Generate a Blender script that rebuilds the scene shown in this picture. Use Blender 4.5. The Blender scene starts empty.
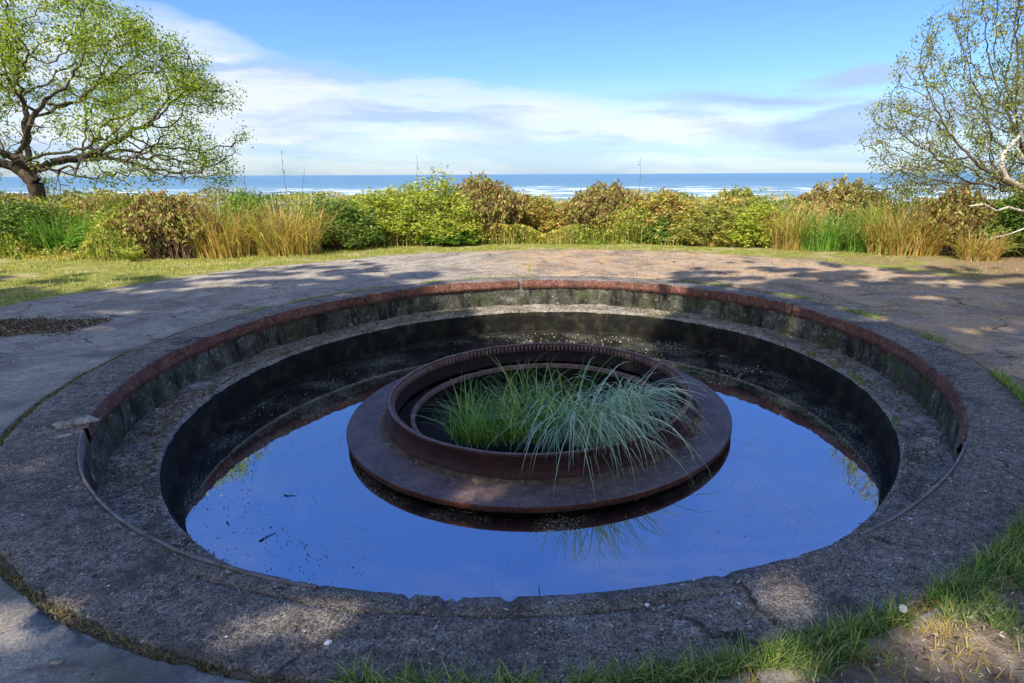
import bpy, math, random
import numpy as np
from mathutils import Vector, noise as mn

# ---------------------------------------------------------------- camera, world, sun
SC = bpy.context.scene
COL = SC.collection
CAMH = 1.65
F_PX, PITCH, ROLL = 559.05, 0.3342, -0.0048
cd = bpy.data.cameras.new('camera')
cd.sensor_width = 36.0
cd.lens = F_PX / 1024 * 36.0
cd.shift_x = -62.0 / 1024
cd.shift_y = 26.4 / 1024
cd.clip_start = 0.05
cd.clip_end = 90000
cam = bpy.data.objects.new('camera', cd)
COL.objects.link(cam)
cam.location = (0, 0, CAMH)
cam.rotation_mode = 'QUATERNION'
from mathutils import Matrix
cam.rotation_quaternion = (Matrix.Rotation(math.pi/2 - PITCH, 4, 'X') @ Matrix.Rotation(ROLL, 4, 'Z')).to_quaternion()
SC.camera = cam
PC = (-0.337, 5.487)                      # centre of the pit

SUN_AZ = Vector((-0.50, -0.866, 0)).normalized()
SUN_EL = math.radians(47)
SDIR = Vector((SUN_AZ.x*math.cos(SUN_EL), SUN_AZ.y*math.cos(SUN_EL), math.sin(SUN_EL)))
sl = bpy.data.lights.new('sun', 'SUN'); sl.energy = 4.5; sl.angle = math.radians(0.5); sl.color = (1.0, 0.92, 0.78)
so = bpy.data.objects.new('sun', sl); COL.objects.link(so)
so.rotation_mode = 'QUATERNION'
so.rotation_quaternion = SDIR.to_track_quat('Z', 'Y')
so.location = (-6, -10, 14)

W = bpy.data.worlds.new('World'); SC.world = W; W.use_nodes = True
SKY_STRENGTH = 0.15
EXPOSURE = 0.8
SC.view_settings.view_transform = 'Standard'
SC.view_settings.look = 'None'
SC.view_settings.gamma = 1
SC.view_settings.exposure = EXPOSURE
SC.view_settings.use_curve_mapping = False

# ---------------------------------------------------------------- node helpers
class G:
    def __init__(s, nt): s.nt = nt; s.L = nt.links; s.coord = None
    def n(s, t, **k):
        nd = s.nt.nodes.new(t)
        for a, b in k.items(): setattr(nd, a, b)
        return nd
    def put(s, sock, v):
        if hasattr(v, 'links'): s.L.new(v, sock)
        elif v is not None:
            if isinstance(v, (tuple, list)) and len(v) == 3 and sock.type == 'RGBA': v = (*v, 1)
            sock.default_value = v
    def obj(s):
        if s.coord is None: s.coord = s.n('ShaderNodeTexCoord').outputs['Object']
        return s.coord
    def map(s, vec=None, scale=(1,1,1), loc=(0,0,0), rot=(0,0,0)):
        m = s.n('ShaderNodeMapping'); s.put(m.inputs['Vector'], vec or s.obj())
        m.inputs['Scale'].default_value = scale; m.inputs['Location'].default_value = loc; m.inputs['Rotation'].default_value = rot
        return m.outputs[0]
    def noise(s, scale, detail=4, vec=None, rough=0.55, dist=0.0):
        m = s.n('ShaderNodeTexNoise'); s.put(m.inputs['Vector'], vec or s.obj())
        m.inputs['Scale'].default_value = scale; m.inputs['Detail'].default_value = detail
        m.inputs['Roughness'].default_value = rough; m.inputs['Distortion'].default_value = dist
        return m.outputs[0]
    def voro(s, scale, vec=None, out='Distance', feature='F1', rnd=1.0):
        m = s.n('ShaderNodeTexVoronoi', feature=feature); s.put(m.inputs['Vector'], vec or s.obj())
        m.inputs['Scale'].default_value = scale; m.inputs['Randomness'].default_value = rnd
        return m.outputs[out]
    def ramp(s, fac, stops, interp='LINEAR'):
        r = s.n('ShaderNodeValToRGB'); r.color_ramp.interpolation = interp
        e = r.color_ramp.elements
        while len(e) < len(stops): e.new(0.5)
        for i, (p, c) in enumerate(stops):
            e[i].position = p
            e[i].color = (c, c, c, 1) if not isinstance(c, (tuple, list)) else (*c, 1)
        s.put(r.inputs[0], fac); return r.outputs[0]
    def mix(s, fac, a, b, mode='MIX'):
        m = s.n('ShaderNodeMix', data_type='RGBA', blend_type=mode)
        s.put(m.inputs[0], fac); s.put(m.inputs[6], a); s.put(m.inputs[7], b); return m.outputs[2]
    def math(s, op, a, b=None, clamp=False):
        m = s.n('ShaderNodeMath', operation=op); m.use_clamp = clamp
        s.put(m.inputs[0], a)
        if b is not None: s.put(m.inputs[1], b)
        return m.outputs[0]
    def attr(s, name):
        a = s.n('ShaderNodeAttribute'); a.attribute_name = name; return a.outputs['Fac']
    def bump(s, h, strength=0.5, dist=0.02, normal=None):
        b = s.n('ShaderNodeBump'); b.inputs['Strength'].default_value = strength; b.inputs['Distance'].default_value = dist
        s.put(b.inputs['Height'], h)
        if normal is not None: s.put(b.inputs['Normal'], normal)
        return b.outputs[0]
    def sep(s, v):
        m = s.n('ShaderNodeSeparateXYZ'); s.put(m.inputs[0], v); return m.outputs

def material(name):
    m = bpy.data.materials.new(name); m.use_nodes = True
    nt = m.node_tree
    for n in list(nt.nodes): nt.nodes.remove(n)
    g = G(nt); g.out = g.n('ShaderNodeOutputMaterial')
    return m, g
def principled(g, col, rough=0.8, normal=None, spec=0.5, metal=0.0, ior=1.5):
    p = g.n('ShaderNodeBsdfPrincipled')
    g.put(p.inputs['Base Color'], col); g.put(p.inputs['Roughness'], rough)
    g.put(p.inputs['Specular IOR Level'], spec); g.put(p.inputs['Metallic'], metal); g.put(p.inputs['IOR'], ior)
    if normal is not None: g.put(p.inputs['Normal'], normal)
    g.L.new(p.outputs[0], g.out.inputs['Surface'])
    return p

# ---------------------------------------------------------------- world: Nishita sky with clouds
g = G(W.node_tree)
for n in list(W.node_tree.nodes): W.node_tree.nodes.remove(n)
sky = g.n('ShaderNodeTexSky', sky_type='NISHITA'); sky.sun_disc = False
sky.sun_elevation = SUN_EL; sky.sun_rotation = math.atan2(SUN_AZ.x, SUN_AZ.y) % (2*math.pi)
sky.altitude = 20; sky.air_density = 1.0; sky.dust_density = 0.6; sky.ozone_density = 2.2
dirv = g.n('ShaderNodeTexCoord').outputs['Generated']
sx, sy, sz = g.sep(dirv)
ysafe = g.math('MAXIMUM', sy, 0.05)
u = g.math('DIVIDE', sx, ysafe); v = g.math('DIVIDE', sz, ysafe)
cmb = g.n('ShaderNodeCombineXYZ'); g.put(cmb.inputs[0], u); g.put(cmb.inputs[1], v)
uv = cmb.outputs[0]
# drifting cloud bank: soft lobes (centre u, v, radius u, radius v, tilt) broken up by stretched noise
wob = g.n('ShaderNodeTexNoise'); g.put(wob.inputs['Vector'], g.map(uv, scale=(1.6, 7, 1))); wob.inputs['Scale'].default_value = 1.6; wob.inputs['Detail'].default_value = 6
wc = g.n('ShaderNodeVectorMath', operation='MULTIPLY_ADD')
g.put(wc.inputs[0], wob.outputs['Color']); wc.inputs[1].default_value = (0.30, 0.085, 0); g.put(wc.inputs[2], uv); wob.inputs['Detail'].default_value = 9; wob.inputs['Roughness'].default_value = .62
uvw = wc.outputs[0]
def lobe(cu, cv, ru, rv, rot=0.0, soft=1.0):
    m = g.map(uvw, loc=(-cu-0.15, -cv-0.0425, 0))
    m = g.map(m, rot=(0, 0, -rot)); m = g.map(m, scale=(1/ru, 1/rv, 0))
    ln = g.n('ShaderNodeVectorMath', operation='LENGTH'); g.put(ln.inputs[0], m)
    return g.math('MULTIPLY', g.math('SUBTRACT', 1.0, ln.outputs['Value'], True), soft, True)
# upper edge of the main cloud bank as height (v) over heading (u)
edge_uv = [(-1.15, .40), (-.82, .335), (-.72, .285), (-.60, .245), (-.46, .195), (-.32, .163), (-.13, .142), (.06, .128), (.24, .118), (.36, .098), (.43, .055), (1.2, .045)]
ed = g.ramp(g.math('DIVIDE', g.math('ADD', u, 1.2), 2.4), [((a+1.2)/2.4, b*2) for a, b in edge_uv])
_, vw, _ = g.sep(uvw)
over = g.math('SUBTRACT', g.math('MULTIPLY', ed, .5), g.math('SUBTRACT', vw, .0425))
bank = g.ramp(over, [(0.0, 0.0), (.010, .45), (.045, 1.0)])
base_fade = g.ramp(v, [(.02, .25), (.06, 1.0)])
streak = g.noise(2.2, 7, g.map(uvw, scale=(1.5, 9, 1)), 0.62)
cl = g.math('MULTIPLY', g.math('MULTIPLY', bank, base_fade), g.ramp(streak, [(0.30, 0.30), (0.52, 1.0)]), True)
lob = g.math('MAXIMUM', lobe(.54, .082, .26, .036, .12, 3.2), lobe(.47, .150, .15, .024, .15, 2.2))
lob = g.math('MULTIPLY', g.math('MAXIMUM', lob, lobe(.30, .11, .22, .018, -.05, 1.2)), g.ramp(streak, [(.25, .4), (.55, 1.0)]))
veil = g.math('MULTIPLY', g.ramp(v, [(0.0, 0.60), (0.075, 0.45), (0.15, 0.0)]), g.ramp(g.noise(2.0, 5, g.map(uvw, scale=(1.0, 18, 1))), [(0.30, 0.35), (0.62, 1.0)]), True)
front = g.ramp(sy, [(0.05, 0.0), (0.25, 1.0)])
cfac = g.math('MULTIPLY', g.math('MAXIMUM', g.math('MULTIPLY', cl, 0.88), veil), front, True)
allc = g.math('MULTIPLY', g.ramp(g.noise(1.6, 7, g.map(dirv, scale=(1, 1, 3.5))), [(0.38, 0.15), (0.62, 0.75)]), g.math('SUBTRACT', 1.0, front))  # unseen bright clouds behind the camera, added to lift the fill in the shade
cfac = g.math('MAXIMUM', cfac, allc)
high = g.math('MULTIPLY', g.ramp(sz, [(.30, 0.0), (.42, 1.0)]), g.ramp(g.noise(2.6, 8, g.map(dirv, scale=(1.2, 2.2, 1.6)), .62, .6), [(.48, 0.0), (.70, .11)]))  # thin clouds above the view, added for soft reflections in the water
cfac = g.math('MAXIMUM', cfac, high)
tint = g.ramp(sz, [(0.0, (.45, .58, .78)), (.07, (.47, .60, .78)), (.16, (.42, .58, .84)), (.28, (.36, .55, .95)), (.6, (.40, .68, 1.35))])
skyc = g.mix(g.ramp(sy, [(.0, 0.0), (.35, 1.0)]), sky.outputs[0], g.mix(1.0, sky.outputs[0], tint, 'MULTIPLY'))  # tint only ahead; the unseen rear sky stays brighter to fill the shade
under = g.noise(1.7, 5, g.map(uvw, scale=(1.8, 14, 1), loc=(3, 1, 0)), 0.5)
lav = g.mix(g.ramp(under, [(0.40, 0.0), (0.54, 1.0)]), (0.52, 0.66, 0.95), (0.90, 0.95, 1.0))
def bright(c, k):
    n_ = g.n('ShaderNodeVectorMath', operation='SCALE'); g.put(n_.inputs[0], c); n_.inputs['Scale'].default_value = k; return n_.outputs[0]
c1 = g.mix(cfac, skyc, bright(lav, 4.0))
c2 = g.mix(g.math('MULTIPLY', g.math('MULTIPLY', lob, 1.0), front), c1, bright((0.50, 0.66, .98), 4.2) if False else (1.85, 2.55, 3.8))
ccm_out = c2
bg = g.n('ShaderNodeBackground'); bg.inputs['Strength'].default_value = SKY_STRENGTH
g.L.new(ccm_out, bg.inputs['Color'])
wo = g.n('ShaderNodeOutputWorld'); g.L.new(bg.outputs[0], wo.inputs['Surface'])

# ---------------------------------------------------------------- general helpers
rng = np.random.default_rng(7)
def px_dir(px, py):
    x = (px-574)/F_PX; y = -(py-367.9)/F_PX
    x, y = x*math.cos(ROLL)-y*math.sin(ROLL), x*math.sin(ROLL)+y*math.cos(ROLL)
    return np.array([x, math.cos(PITCH)+y*math.sin(PITCH), -math.sin(PITCH)+y*math.cos(PITCH)])
def P(px, py, z=0.0, Y=None):             # photograph pixel -> the point of the place at height z (or at depth Y)
    d = px_dir(px, py); t = Y/d[1] if Y is not None else (z-CAMH)/d[2]
    return d*t+np.array([0, 0, CAMH])

def tag(o, label=None, cat=None, group=None, kind=None):
    if label: o['label'] = label
    if cat: o['category'] = cat
    if group: o['group'] = group
    if kind: o['kind'] = kind
    return o
def empty(name, loc, label, cat, group=None, rz=0.0):
    o = bpy.data.objects.new(name, None); COL.objects.link(o); o.empty_display_size = 0.2
    o.location = loc; o.rotation_euler = (0, 0, rz); return tag(o, label, cat, group)
def link(name, me, mats, parent=None, loc=(0,0,0), rz=0.0, scale=(1,1,1)):
    o = bpy.data.objects.new(name, me); COL.objects.link(o)
    if not me.materials:
        for m in (mats if isinstance(mats, (list, tuple)) else [mats]): me.materials.append(m)
    o.parent = parent; o.location = loc; o.rotation_euler = (0, 0, rz); o.scale = scale
    return o
def mesh(name, V, Fc, smooth=False, rnd=None):
    V = np.asarray(V, dtype=np.float32).reshape(-1, 3)
    me = bpy.data.meshes.new(name)
    if isinstance(Fc, np.ndarray):
        k = Fc.shape[1]; nf = len(Fc)
        me.vertices.add(len(V)); me.vertices.foreach_set('co', V.ravel())
        me.loops.add(nf*k); me.loops.foreach_set('vertex_index', Fc.astype(np.int32).ravel())
        me.polygons.add(nf); me.polygons.foreach_set('loop_start', np.arange(0, nf*k, k, dtype=np.int32))
        me.update(calc_edges=True)
    else:
        me.from_pydata(V.tolist(), [], Fc); me.update()
    if smooth: me.polygons.foreach_set('use_smooth', [True]*len(me.polygons))
    if rnd is not None:
        a = me.attributes.new('rnd', 'FLOAT', 'POINT'); a.data.foreach_set('value', np.asarray(rnd, dtype=np.float32))
    me.validate(); return me

def nz(x, y, z=0.0): return mn.noise(Vector((x, y, z)))

def lathe(profile, n=360, a0=0.0, a1=2*math.pi, fn=None, smooth=True, name='lathe'):
    """profile: list of (r, z); fn(theta, k, r, z) -> (r, z)"""
    closed = abs(a1-a0-2*math.pi) < 1e-6
    m = n if closed else n+1
    V = []
    for i in range(m):
        t = a0+(a1-a0)*i/n; c, s = math.cos(t), math.sin(t)
        for k, (r, z) in enumerate(profile):
            if fn: r, z = fn(t, k, r, z)
            V.append((r*c, r*s, z))
    K = len(profile); Fc = []
    for i in range(n):
        j = (i+1) % m
        for k in range(K-1): Fc.append((i*K+k, j*K+k, j*K+k+1, i*K+k+1))
    return mesh(name, V, np.array(Fc), smooth)

def leaves(C, size, up=0.3, aspect=0.55, rs=None, axis=None, seed=0):
    """leaf blades (folded rhombs) centred at C"""
    r = np.random.default_rng(seed); N = len(C)
    size = np.broadcast_to(size, N)*r.uniform(0.7, 1.3, N)
    a = r.normal(size=(N, 3)); a[:, 2] += up
    if axis is not None: a = a*0.5+axis
    a /= np.linalg.norm(a, axis=1)[:, None]
    b = np.cross(a, r.normal(size=(N, 3))); b /= np.linalg.norm(b, axis=1)[:, None]+1e-9
    n_ = np.cross(a, b)
    s = size[:, None]; w = s*aspect
    v0 = C-a*s*.5; v2 = C+a*s*.5; v1 = C+b*w*.5+n_*w*.12-a*s*.05; v3 = C-b*w*.5+n_*w*.12-a*s*.05
    V = np.stack([v0, v1, v2, v3], 1).reshape(-1, 3)
    Fc = np.arange(N*4).reshape(-1, 4)
    R = np.repeat(r.random(N) if rs is None else rs, 4)
    return V, Fc, R

def blades(root, hdir, L, w, a0, a1, seg=5, seed=0, rs=None, kink=.16):
    """grass blades: root (N,3), heading (N,2), length, width, start and end angle off vertical"""
    r = np.random.default_rng(seed); N = len(root)
    L = np.broadcast_to(L, N); w = np.broadcast_to(w, N); a0 = np.broadcast_to(a0, N); a1 = np.broadcast_to(a1, N)
    h = hdir/np.linalg.norm(hdir, axis=1)[:, None]
    tw = r.uniform(-0.9, 0.9, N); side = np.stack([-h[:, 1]*np.cos(tw)+h[:, 0]*np.sin(tw)*.6, h[:, 0]*np.cos(tw)+h[:, 1]*np.sin(tw)*.6, np.sin(tw)*.3], 1)
    pos = root.astype(float).copy(); V = []
    for k in range(seg+1):
        t = k/seg; wk = (w*(1-t**1.6)*0.5+0.0004)[:, None]
        V += [pos-side*wk, pos+side*wk]
        th = a0+(a1-a0)*((k+.5)/seg)**1.3+kink*np.minimum(1, k/2)*(r.random(N) < .35)*r.normal(0, 1, N); ds = (L/seg)
        pos = pos+np.stack([h[:, 0]*np.sin(th)*ds, h[:, 1]*np.sin(th)*ds, np.cos(th)*ds], 1)
    V = np.stack(V, 1).reshape(-1, 3); K = 2*(seg+1)
    base = (np.arange(N)*K)[:, None]
    Fc = np.concatenate([base+np.array([2*k, 2*k+1, 2*k+3, 2*k+2]) for k in range(seg)], 0)
    R = np.repeat(r.random(N) if rs is None else rs, K)
    return V, Fc, R
def cat(parts):
    V, Fc, R, o = [], [], [], 0
    for v, f, r in parts:
        V.append(v); Fc.append(f+o); R.append(r); o += len(v)
    return np.concatenate(V), np.concatenate(Fc), np.concatenate(R)

def tubes(segs, sides=5):
    """segs: (N,8) x0 y0 z0 x1 y1 z1 r0 r1 as separate open tapered prisms"""
    S = np.asarray(segs, float); N = len(S)
    d = S[:, 3:6]-S[:, :3]; d /= np.linalg.norm(d, axis=1)[:, None]+1e-9
    ref = np.tile([0.13, 0.21, 0.97], (N, 1)); bad = np.abs((d*ref).sum(1)) > .95; ref[bad] = [1, 0, 0]
    a = np.cross(d, ref); a /= np.linalg.norm(a, axis=1)[:, None]; b = np.cross(d, a)
    V = []
    for e, rr in ((0, 6), (3, 7)):
        for k in range(sides):
            t = 2*math.pi*k/sides
            V.append(S[:, e:e+3]+(a*math.cos(t)+b*math.sin(t))*S[:, rr:rr+1])
    V = np.stack(V, 1).reshape(-1, 3); K = 2*sides
    base = (np.arange(N)*K)[:, None]
    Fc = np.concatenate([base+np.array([k, (k+1) % sides, sides+(k+1) % sides, sides+k]) for k in range(sides)], 0)
    return V, Fc, np.zeros(len(V))

def path_tube(pts, radii, sides=8, cap=True):
    """one continuous tube through pts"""
    V, Fc = [], []; pts = [Vector(p) for p in pts]; n = len(pts); pa = None
    for i, p in enumerate(pts):
        d = (pts[min(i+1, n-1)]-pts[max(i-1, 0)]).normalized()
        a = (pa-d*pa.dot(d)).normalized() if pa is not None else d.orthogonal().normalized()
        pa = a; b = d.cross(a)
        for k in range(sides):
            t = 2*math.pi*k/sides; V.append(tuple(p+(a*math.cos(t)+b*math.sin(t))*radii[i]))
    for i in range(n-1):
        for k in range(sides): Fc.append((i*sides+k, i*sides+(k+1) % sides, (i+1)*sides+(k+1) % sides, (i+1)*sides+k))
    if cap: Fc.append(tuple(range(sides))[::-1]); Fc.append(tuple(range((n-1)*sides, n*sides)))
    return V, Fc

# ---------------------------------------------------------------- materials
def m_leaf(name, stops, rough=0.55, trans=0.35, spec=0.35):
    m, g = material(name)
    r = g.attr('rnd'); col = g.ramp(r, stops)
    cl = g.noise(1.3, 3)
    col = g.mix(g.ramp(cl, [(0.35, 0.0), (0.7, 0.55)]), col, g.mix(1.0, col, (1.35, 1.12, 0.75), 'MULTIPLY'))
    p = g.n('ShaderNodeBsdfPrincipled'); g.put(p.inputs['Base Color'], col); g.put(p.inputs['Roughness'], rough); g.put(p.inputs['Specular IOR Level'], spec)
    t = g.n('ShaderNodeBsdfTranslucent'); g.put(t.inputs['Color'], g.mix(1.0, col, (1.5, 1.5, 0.7), 'MULTIPLY'))
    mx = g.n('ShaderNodeMixShader'); mx.inputs[0].default_value = trans
    g.L.new(p.outputs[0], mx.inputs[1]); g.L.new(t.outputs[0], mx.inputs[2]); g.L.new(mx.outputs[0], g.out.inputs['Surface'])
    return m
M = {}
M['leaf_tree'] = m_leaf('bright green tree leaves', [(0, (.06, .12, .012)), (.5, (.19, .29, .02)), (1, (.42, .48, .04))], trans=.45)
M['leaf_pale'] = m_leaf('pale grey green sprouting leaves', [(0, (.08, .11, .035)), (.5, (.20, .25, .06)), (1, (.40, .40, .12))], trans=.4)
M['leaf_shade'] = m_leaf('dense green canopy leaves', [(0, (.05, .09, .02)), (1, (.12, .18, .04))], trans=.4)
M['leaf_dark'] = m_leaf('deep green shrub leaves', [(0, (.03, .07, .015)), (.5, (.11, .20, .035)), (.85, (.24, .34, .06)), (1, (.40, .36, .12))])
M['leaf_bright'] = m_leaf('fresh green shrub leaves', [(0, (.05, .12, .02)), (.6, (.13, .28, .03)), (1, (.30, .42, .05))])
M['leaf_yellow'] = m_leaf('yellow green shrub leaves', [(0, (.08, .13, .015)), (.45, (.28, .36, .04)), (.85, (.48, .52, .08)), (1, (.55, .46, .18))])
M['leaf_olive'] = m_leaf('olive shrub leaves', [(0, (.07, .08, .02)), (.4, (.22, .24, .05)), (.75, (.36, .38, .08)), (.9, (.48, .38, .14)), (1, (.26, .40, .07))])
M['leaf_rust'] = m_leaf('rusty red brown shrub leaves', [(0, (.06, .03, .018)), (.3, (.20, .10, .045)), (.5, (.30, .20, .08)), (.62, (.20, .25, .05)), (.85, (.34, .36, .08)), (1, (.50, .40, .20))], trans=.2)
M['leaf_amber'] = m_leaf('amber brown shrub leaves', [(0, (.10, .06, .015)), (.35, (.36, .22, .06)), (.55, (.44, .34, .09)), (.75, (.30, .36, .06)), (1, (.46, .50, .10))], trans=.25)
M['grass_green'] = m_leaf('bright green long grass', [(0, (.05, .14, .02)), (.7, (.16, .36, .05)), (1, (.35, .45, .12))])
M['grass_dry'] = m_leaf('straw coloured long grass', [(0, (.18, .12, .05)), (.3, (.46, .34, .12)), (.5, (.54, .40, .17)), (.70, (.40, .28, .09)), (.82, (.30, .36, .07)), (1, (.46, .50, .12))])
M['lawn'] = m_leaf('short mown grass', [(0, (.14, .19, .03)), (.5, (.30, .34, .06)), (1, (.52, .48, .18))], trans=.3)
M['verge'] = m_leaf('grass in the crack', [(0, (.03, .09, .015)), (.5, (.14, .28, .045)), (.78, (.32, .40, .10)), (1, (.52, .45, .24))], trans=.3)
M['moss'] = m_leaf('moss and dead grass', [(0, (.06, .045, .02)), (.5, (.17, .13, .055)), (.75, (.16, .18, .05)), (1, (.34, .28, .14))], trans=.1)
M['sedge_green'] = m_leaf('green sedge blades', [(0, (.05, .13, .02)), (.55, (.16, .38, .05)), (.85, (.34, .52, .12)), (1, (.56, .50, .26))], rough=.4, spec=.5)
M['sedge_sheen'] = m_leaf('sedge blades with painted sky sheen', [(0, (.10, .22, .14)), (.45, (.34, .52, .40)), (.8, (.58, .72, .64)), (.9, (.70, .76, .66)), (1, (.58, .50, .30))], rough=.38, spec=.6)  # green blades with the bluish sheen of the sky painted into the colour

def m_bark(name, a, b):
    m, g = material(name)
    n1 = g.noise(9, 6, g.map(scale=(1, 1, .35))); col = g.ramp(n1, [(.3, a), (.7, b)])
    principled(g, col, .9, g.bump(n1, .8, .03), .2); return m
M['bark'] = m_bark('dark grey brown bark', (.035, .026, .018), (.13, .10, .075))
M['bark_pale'] = m_bark('pale lichen bark', (.045, .036, .028), (.15, .12, .095))
M['bark_bleached'] = m_bark('bleached bare wood', (.35, .30, .25), (.66, .60, .52))
M['stem'] = m_bark('brown shrub stems', (.05, .03, .018), (.20, .13, .08))

def m_concrete(name, dark, mid, light, patch, speck=0.5, bump=.6, fine=90, moss=0.0, dirt=None, dirt_at=None, streaks=False, ring_moss=False, cracks=False):
    m, g = material(name)
    big = g.noise(.9, 6, rough=.6); med = g.noise(6, 6, rough=.65); fin = g.noise(fine, 3, rough=.7); gr = g.voro(fine*.55)
    col = g.ramp(med, [(.28, dark), (.5, mid), (.74, light)])
    col = g.mix(g.ramp(big, [(.4, 0.0), (.62, .75)]), col, patch)
    if dirt:
        dm = g.math('MULTIPLY', dirt_at(g), g.ramp(g.noise(2.6, 6, rough=.7), [(.36, 0.25), (.56, 1.0)]), True)
        dcol = g.ramp(g.noise(24, 5, rough=.7), [(.3, tuple(c*.5 for c in dirt)), (.7, tuple(c*1.35 for c in dirt))])
        col = g.mix(dm, col, dcol)
    grain = g.noise(fine*1.6, 2, rough=.8)
    col = g.mix(1.0, col, g.ramp(grain, [(.32, max(.1, 1-speck*1.05)), (.5, 1.0), (.68, 1+speck*1.2)]), 'MULTIPLY')
    col = g.mix(1.0, col, g.ramp(g.noise(19, 6, rough=.8), [(.34, max(.2, 1-speck*.8)), (.5, 1.0), (.66, 1+speck*.35)]), 'MULTIPLY')
    if cracks:
        wv_ = g.n('ShaderNodeTexNoise'); g.put(wv_.inputs['Vector'], g.obj()); wv_.inputs['Scale'].default_value = 2.5; wv_.inputs['Detail'].default_value = 7
        ad = g.n('ShaderNodeVectorMath', operation='MULTIPLY_ADD'); g.put(ad.inputs[0], wv_.outputs['Color']); ad.inputs[1].default_value = (.55, .55, .3); g.put(ad.inputs[2], g.obj())
        vd = g.voro(.75, ad.outputs[0], feature='DISTANCE_TO_EDGE')
        cm = g.math('MULTIPLY', g.ramp(vd, [(.003, 1.0), (.012, 0.0)]), g.ramp(g.noise(1.3, 3), [(.45, 0.0), (.55, .9)]))
        col = g.mix(cm, col, (.02, .018, .015))
        stn2 = g.noise(1.9, 8, rough=.72, dist=.8)
        col = g.mix(g.ramp(stn2, [(.38, .65), (.50, 0.0)]), col, tuple(c*.55 for c in dark))
        col = g.mix(g.ramp(g.noise(4.3, 8, rough=.78), [(.60, 0.0), (.68, .55)]), col, (.11, .13, .055))
    col = g.mix(g.ramp(g.noise(fine*.5, 5, rough=.8), [(.36, .55*min(1, speck*1.4)), (.47, 0.0)]), col, tuple(c*.25 for c in dark))
    st = g.ramp(g.voro(fine*.5, out='Color'), [(.80, 0.0), (.92, speck)])
    inn = g.ramp(gr, [(.18, 1.0), (.34, 0.0)])
    col = g.mix(g.math('MULTIPLY', st, inn), col, tuple(min(.75, c*2.4) for c in light))
    h = g.math('ADD', g.math('MULTIPLY', med, .6), g.math('ADD', g.math('MULTIPLY', fin, .28), g.math('MULTIPLY', gr, .30)))
    if streaks:
        sv = g.noise(5, 7, g.map(scale=(1.0, 1.0, .22)), .75)
        col = g.mix(g.ramp(sv, [(.40, .9), (.52, 0.0)]), col, (.010, .009, .008))
        sp = g.noise(7, 4, rough=.8)
        col = g.mix(g.ramp(sp, [(.60, 0.0), (.66, .7)]), col, (.33, .30, .26))
        h = g.math('ADD', h, g.math('MULTIPLY', sp, 1.5))
    if ring_moss:
        ox, oy, oz = g.sep(g.obj())
        rr_ = g.math('SQRT', g.math('ADD', g.math('MULTIPLY', ox, ox), g.math('MULTIPLY', oy, oy)))
        rm = g.ramp(g.math('DIVIDE', rr_, 10.0), [(.41, .85), (.44, .6), (.50, 0.0)])
        rn = g.ramp(g.noise(1.6, 8, rough=.8), [(.52, 0.0), (.66, .6)])
        col = g.mix(g.math('MULTIPLY', rm, rn), col, g.ramp(g.noise(30, 4), [(.3, (.06, .08, .02)), (.7, (.20, .22, .10))]))
        stn = g.noise(1.1, 8, rough=.7, dist=.6)
        col = g.mix(g.ramp(stn, [(.40, .45), (.52, 0.0)]), col, (.12, .105, .09))
    if moss:
        mo = g.ramp(g.noise(3.1, 7, rough=.72), [(.50, 0.0), (.62, moss)])
        col = g.mix(mo, col, (.055, .075, .02))
    principled(g, col, .9, g.bump(h, bump, .02), .25)
    return m
M['apron'] = m_concrete('exposed aggregate concrete apron', (.11, .10, .09), (.225, .205, .185), (.36, .33, .295), (.17, .155, .145), .85, 1.0, 75, ring_moss=False, cracks=True, dirt=(.19, .15, .115), dirt_at=lambda g: .6)
def right_side(g):
    x, y, z = g.sep(g.obj())
    f = g.math('ADD', g.math('MULTIPLY', x, 0.30), g.math('MULTIPLY', y, 0.10))
    f = g.math('ADD', f, g.math('MULTIPLY', g.noise(.7, 4), 1.0))
    return g.ramp(f, [(.45, 0.0), (1.9, 1.0)])
M['paving'] = m_concrete('weathered concrete paving', (.19, .165, .14), (.34, .295, .245), (.46, .40, .325), (.29, .25, .21), .32, .5, 60, dirt=(.42, .28, .16), dirt_at=right_side, ring_moss=True, cracks=True)
M['ledge'] = m_concrete('silted concrete ledge', (.12, .10, .085), (.28, .25, .22), (.48, .44, .40), (.20, .175, .15), .75, 1.0, 60, moss=.55, cracks=True)
M['wall'] = m_concrete('damp mossy concrete wall', (.025, .022, .018), (.10, .095, .08), (.27, .25, .21), (.05, .05, .035), .4, .9, 30, moss=.7, streaks=True)
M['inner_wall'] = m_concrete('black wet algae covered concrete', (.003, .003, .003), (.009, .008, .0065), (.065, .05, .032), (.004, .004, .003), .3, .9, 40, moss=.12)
M['worn_steel'] = None

def m_rust(name, cols, rough=.7, sc=7, metal=0.15, bump=.4, spec=.4):
    m, g = material(name)
    a = g.noise(sc, 7, rough=.7); b = g.noise(sc*6, 4, rough=.7)
    col = g.ramp(a, [(.28, cols[0]), (.5, cols[1]), (.72, cols[2])])
    col = g.mix(g.ramp(b, [(.52, 0.0), (.66, .75)]), col, cols[3])
    col = g.mix(g.ramp(g.noise(sc*2.3, 8, rough=.8), [(.38, .8), (.46, 0.0)]), col, cols[0])
    principled(g, col, g.ramp(b, [(.3, rough-.12), (.7, rough+.12)]), g.bump(g.math('ADD', g.math('MULTIPLY', a, .6), g.math('ADD', b, g.noise(sc*22, 3, rough=.8))), bump+.35, .012), spec, metal); return m
M['worn_steel'] = m_rust('worn grey steel edge', [(.10, .08, .075), (.24, .21, .20), (.36, .33, .31), (.16, .07, .05)], .55, 8)
M['rim'] = m_rust('flaking red rusted steel', [(.025, .013, .010), (.13, .042, .028), (.22, .09, .06), (.30, .21, .17)], .75, 4.5)
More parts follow.
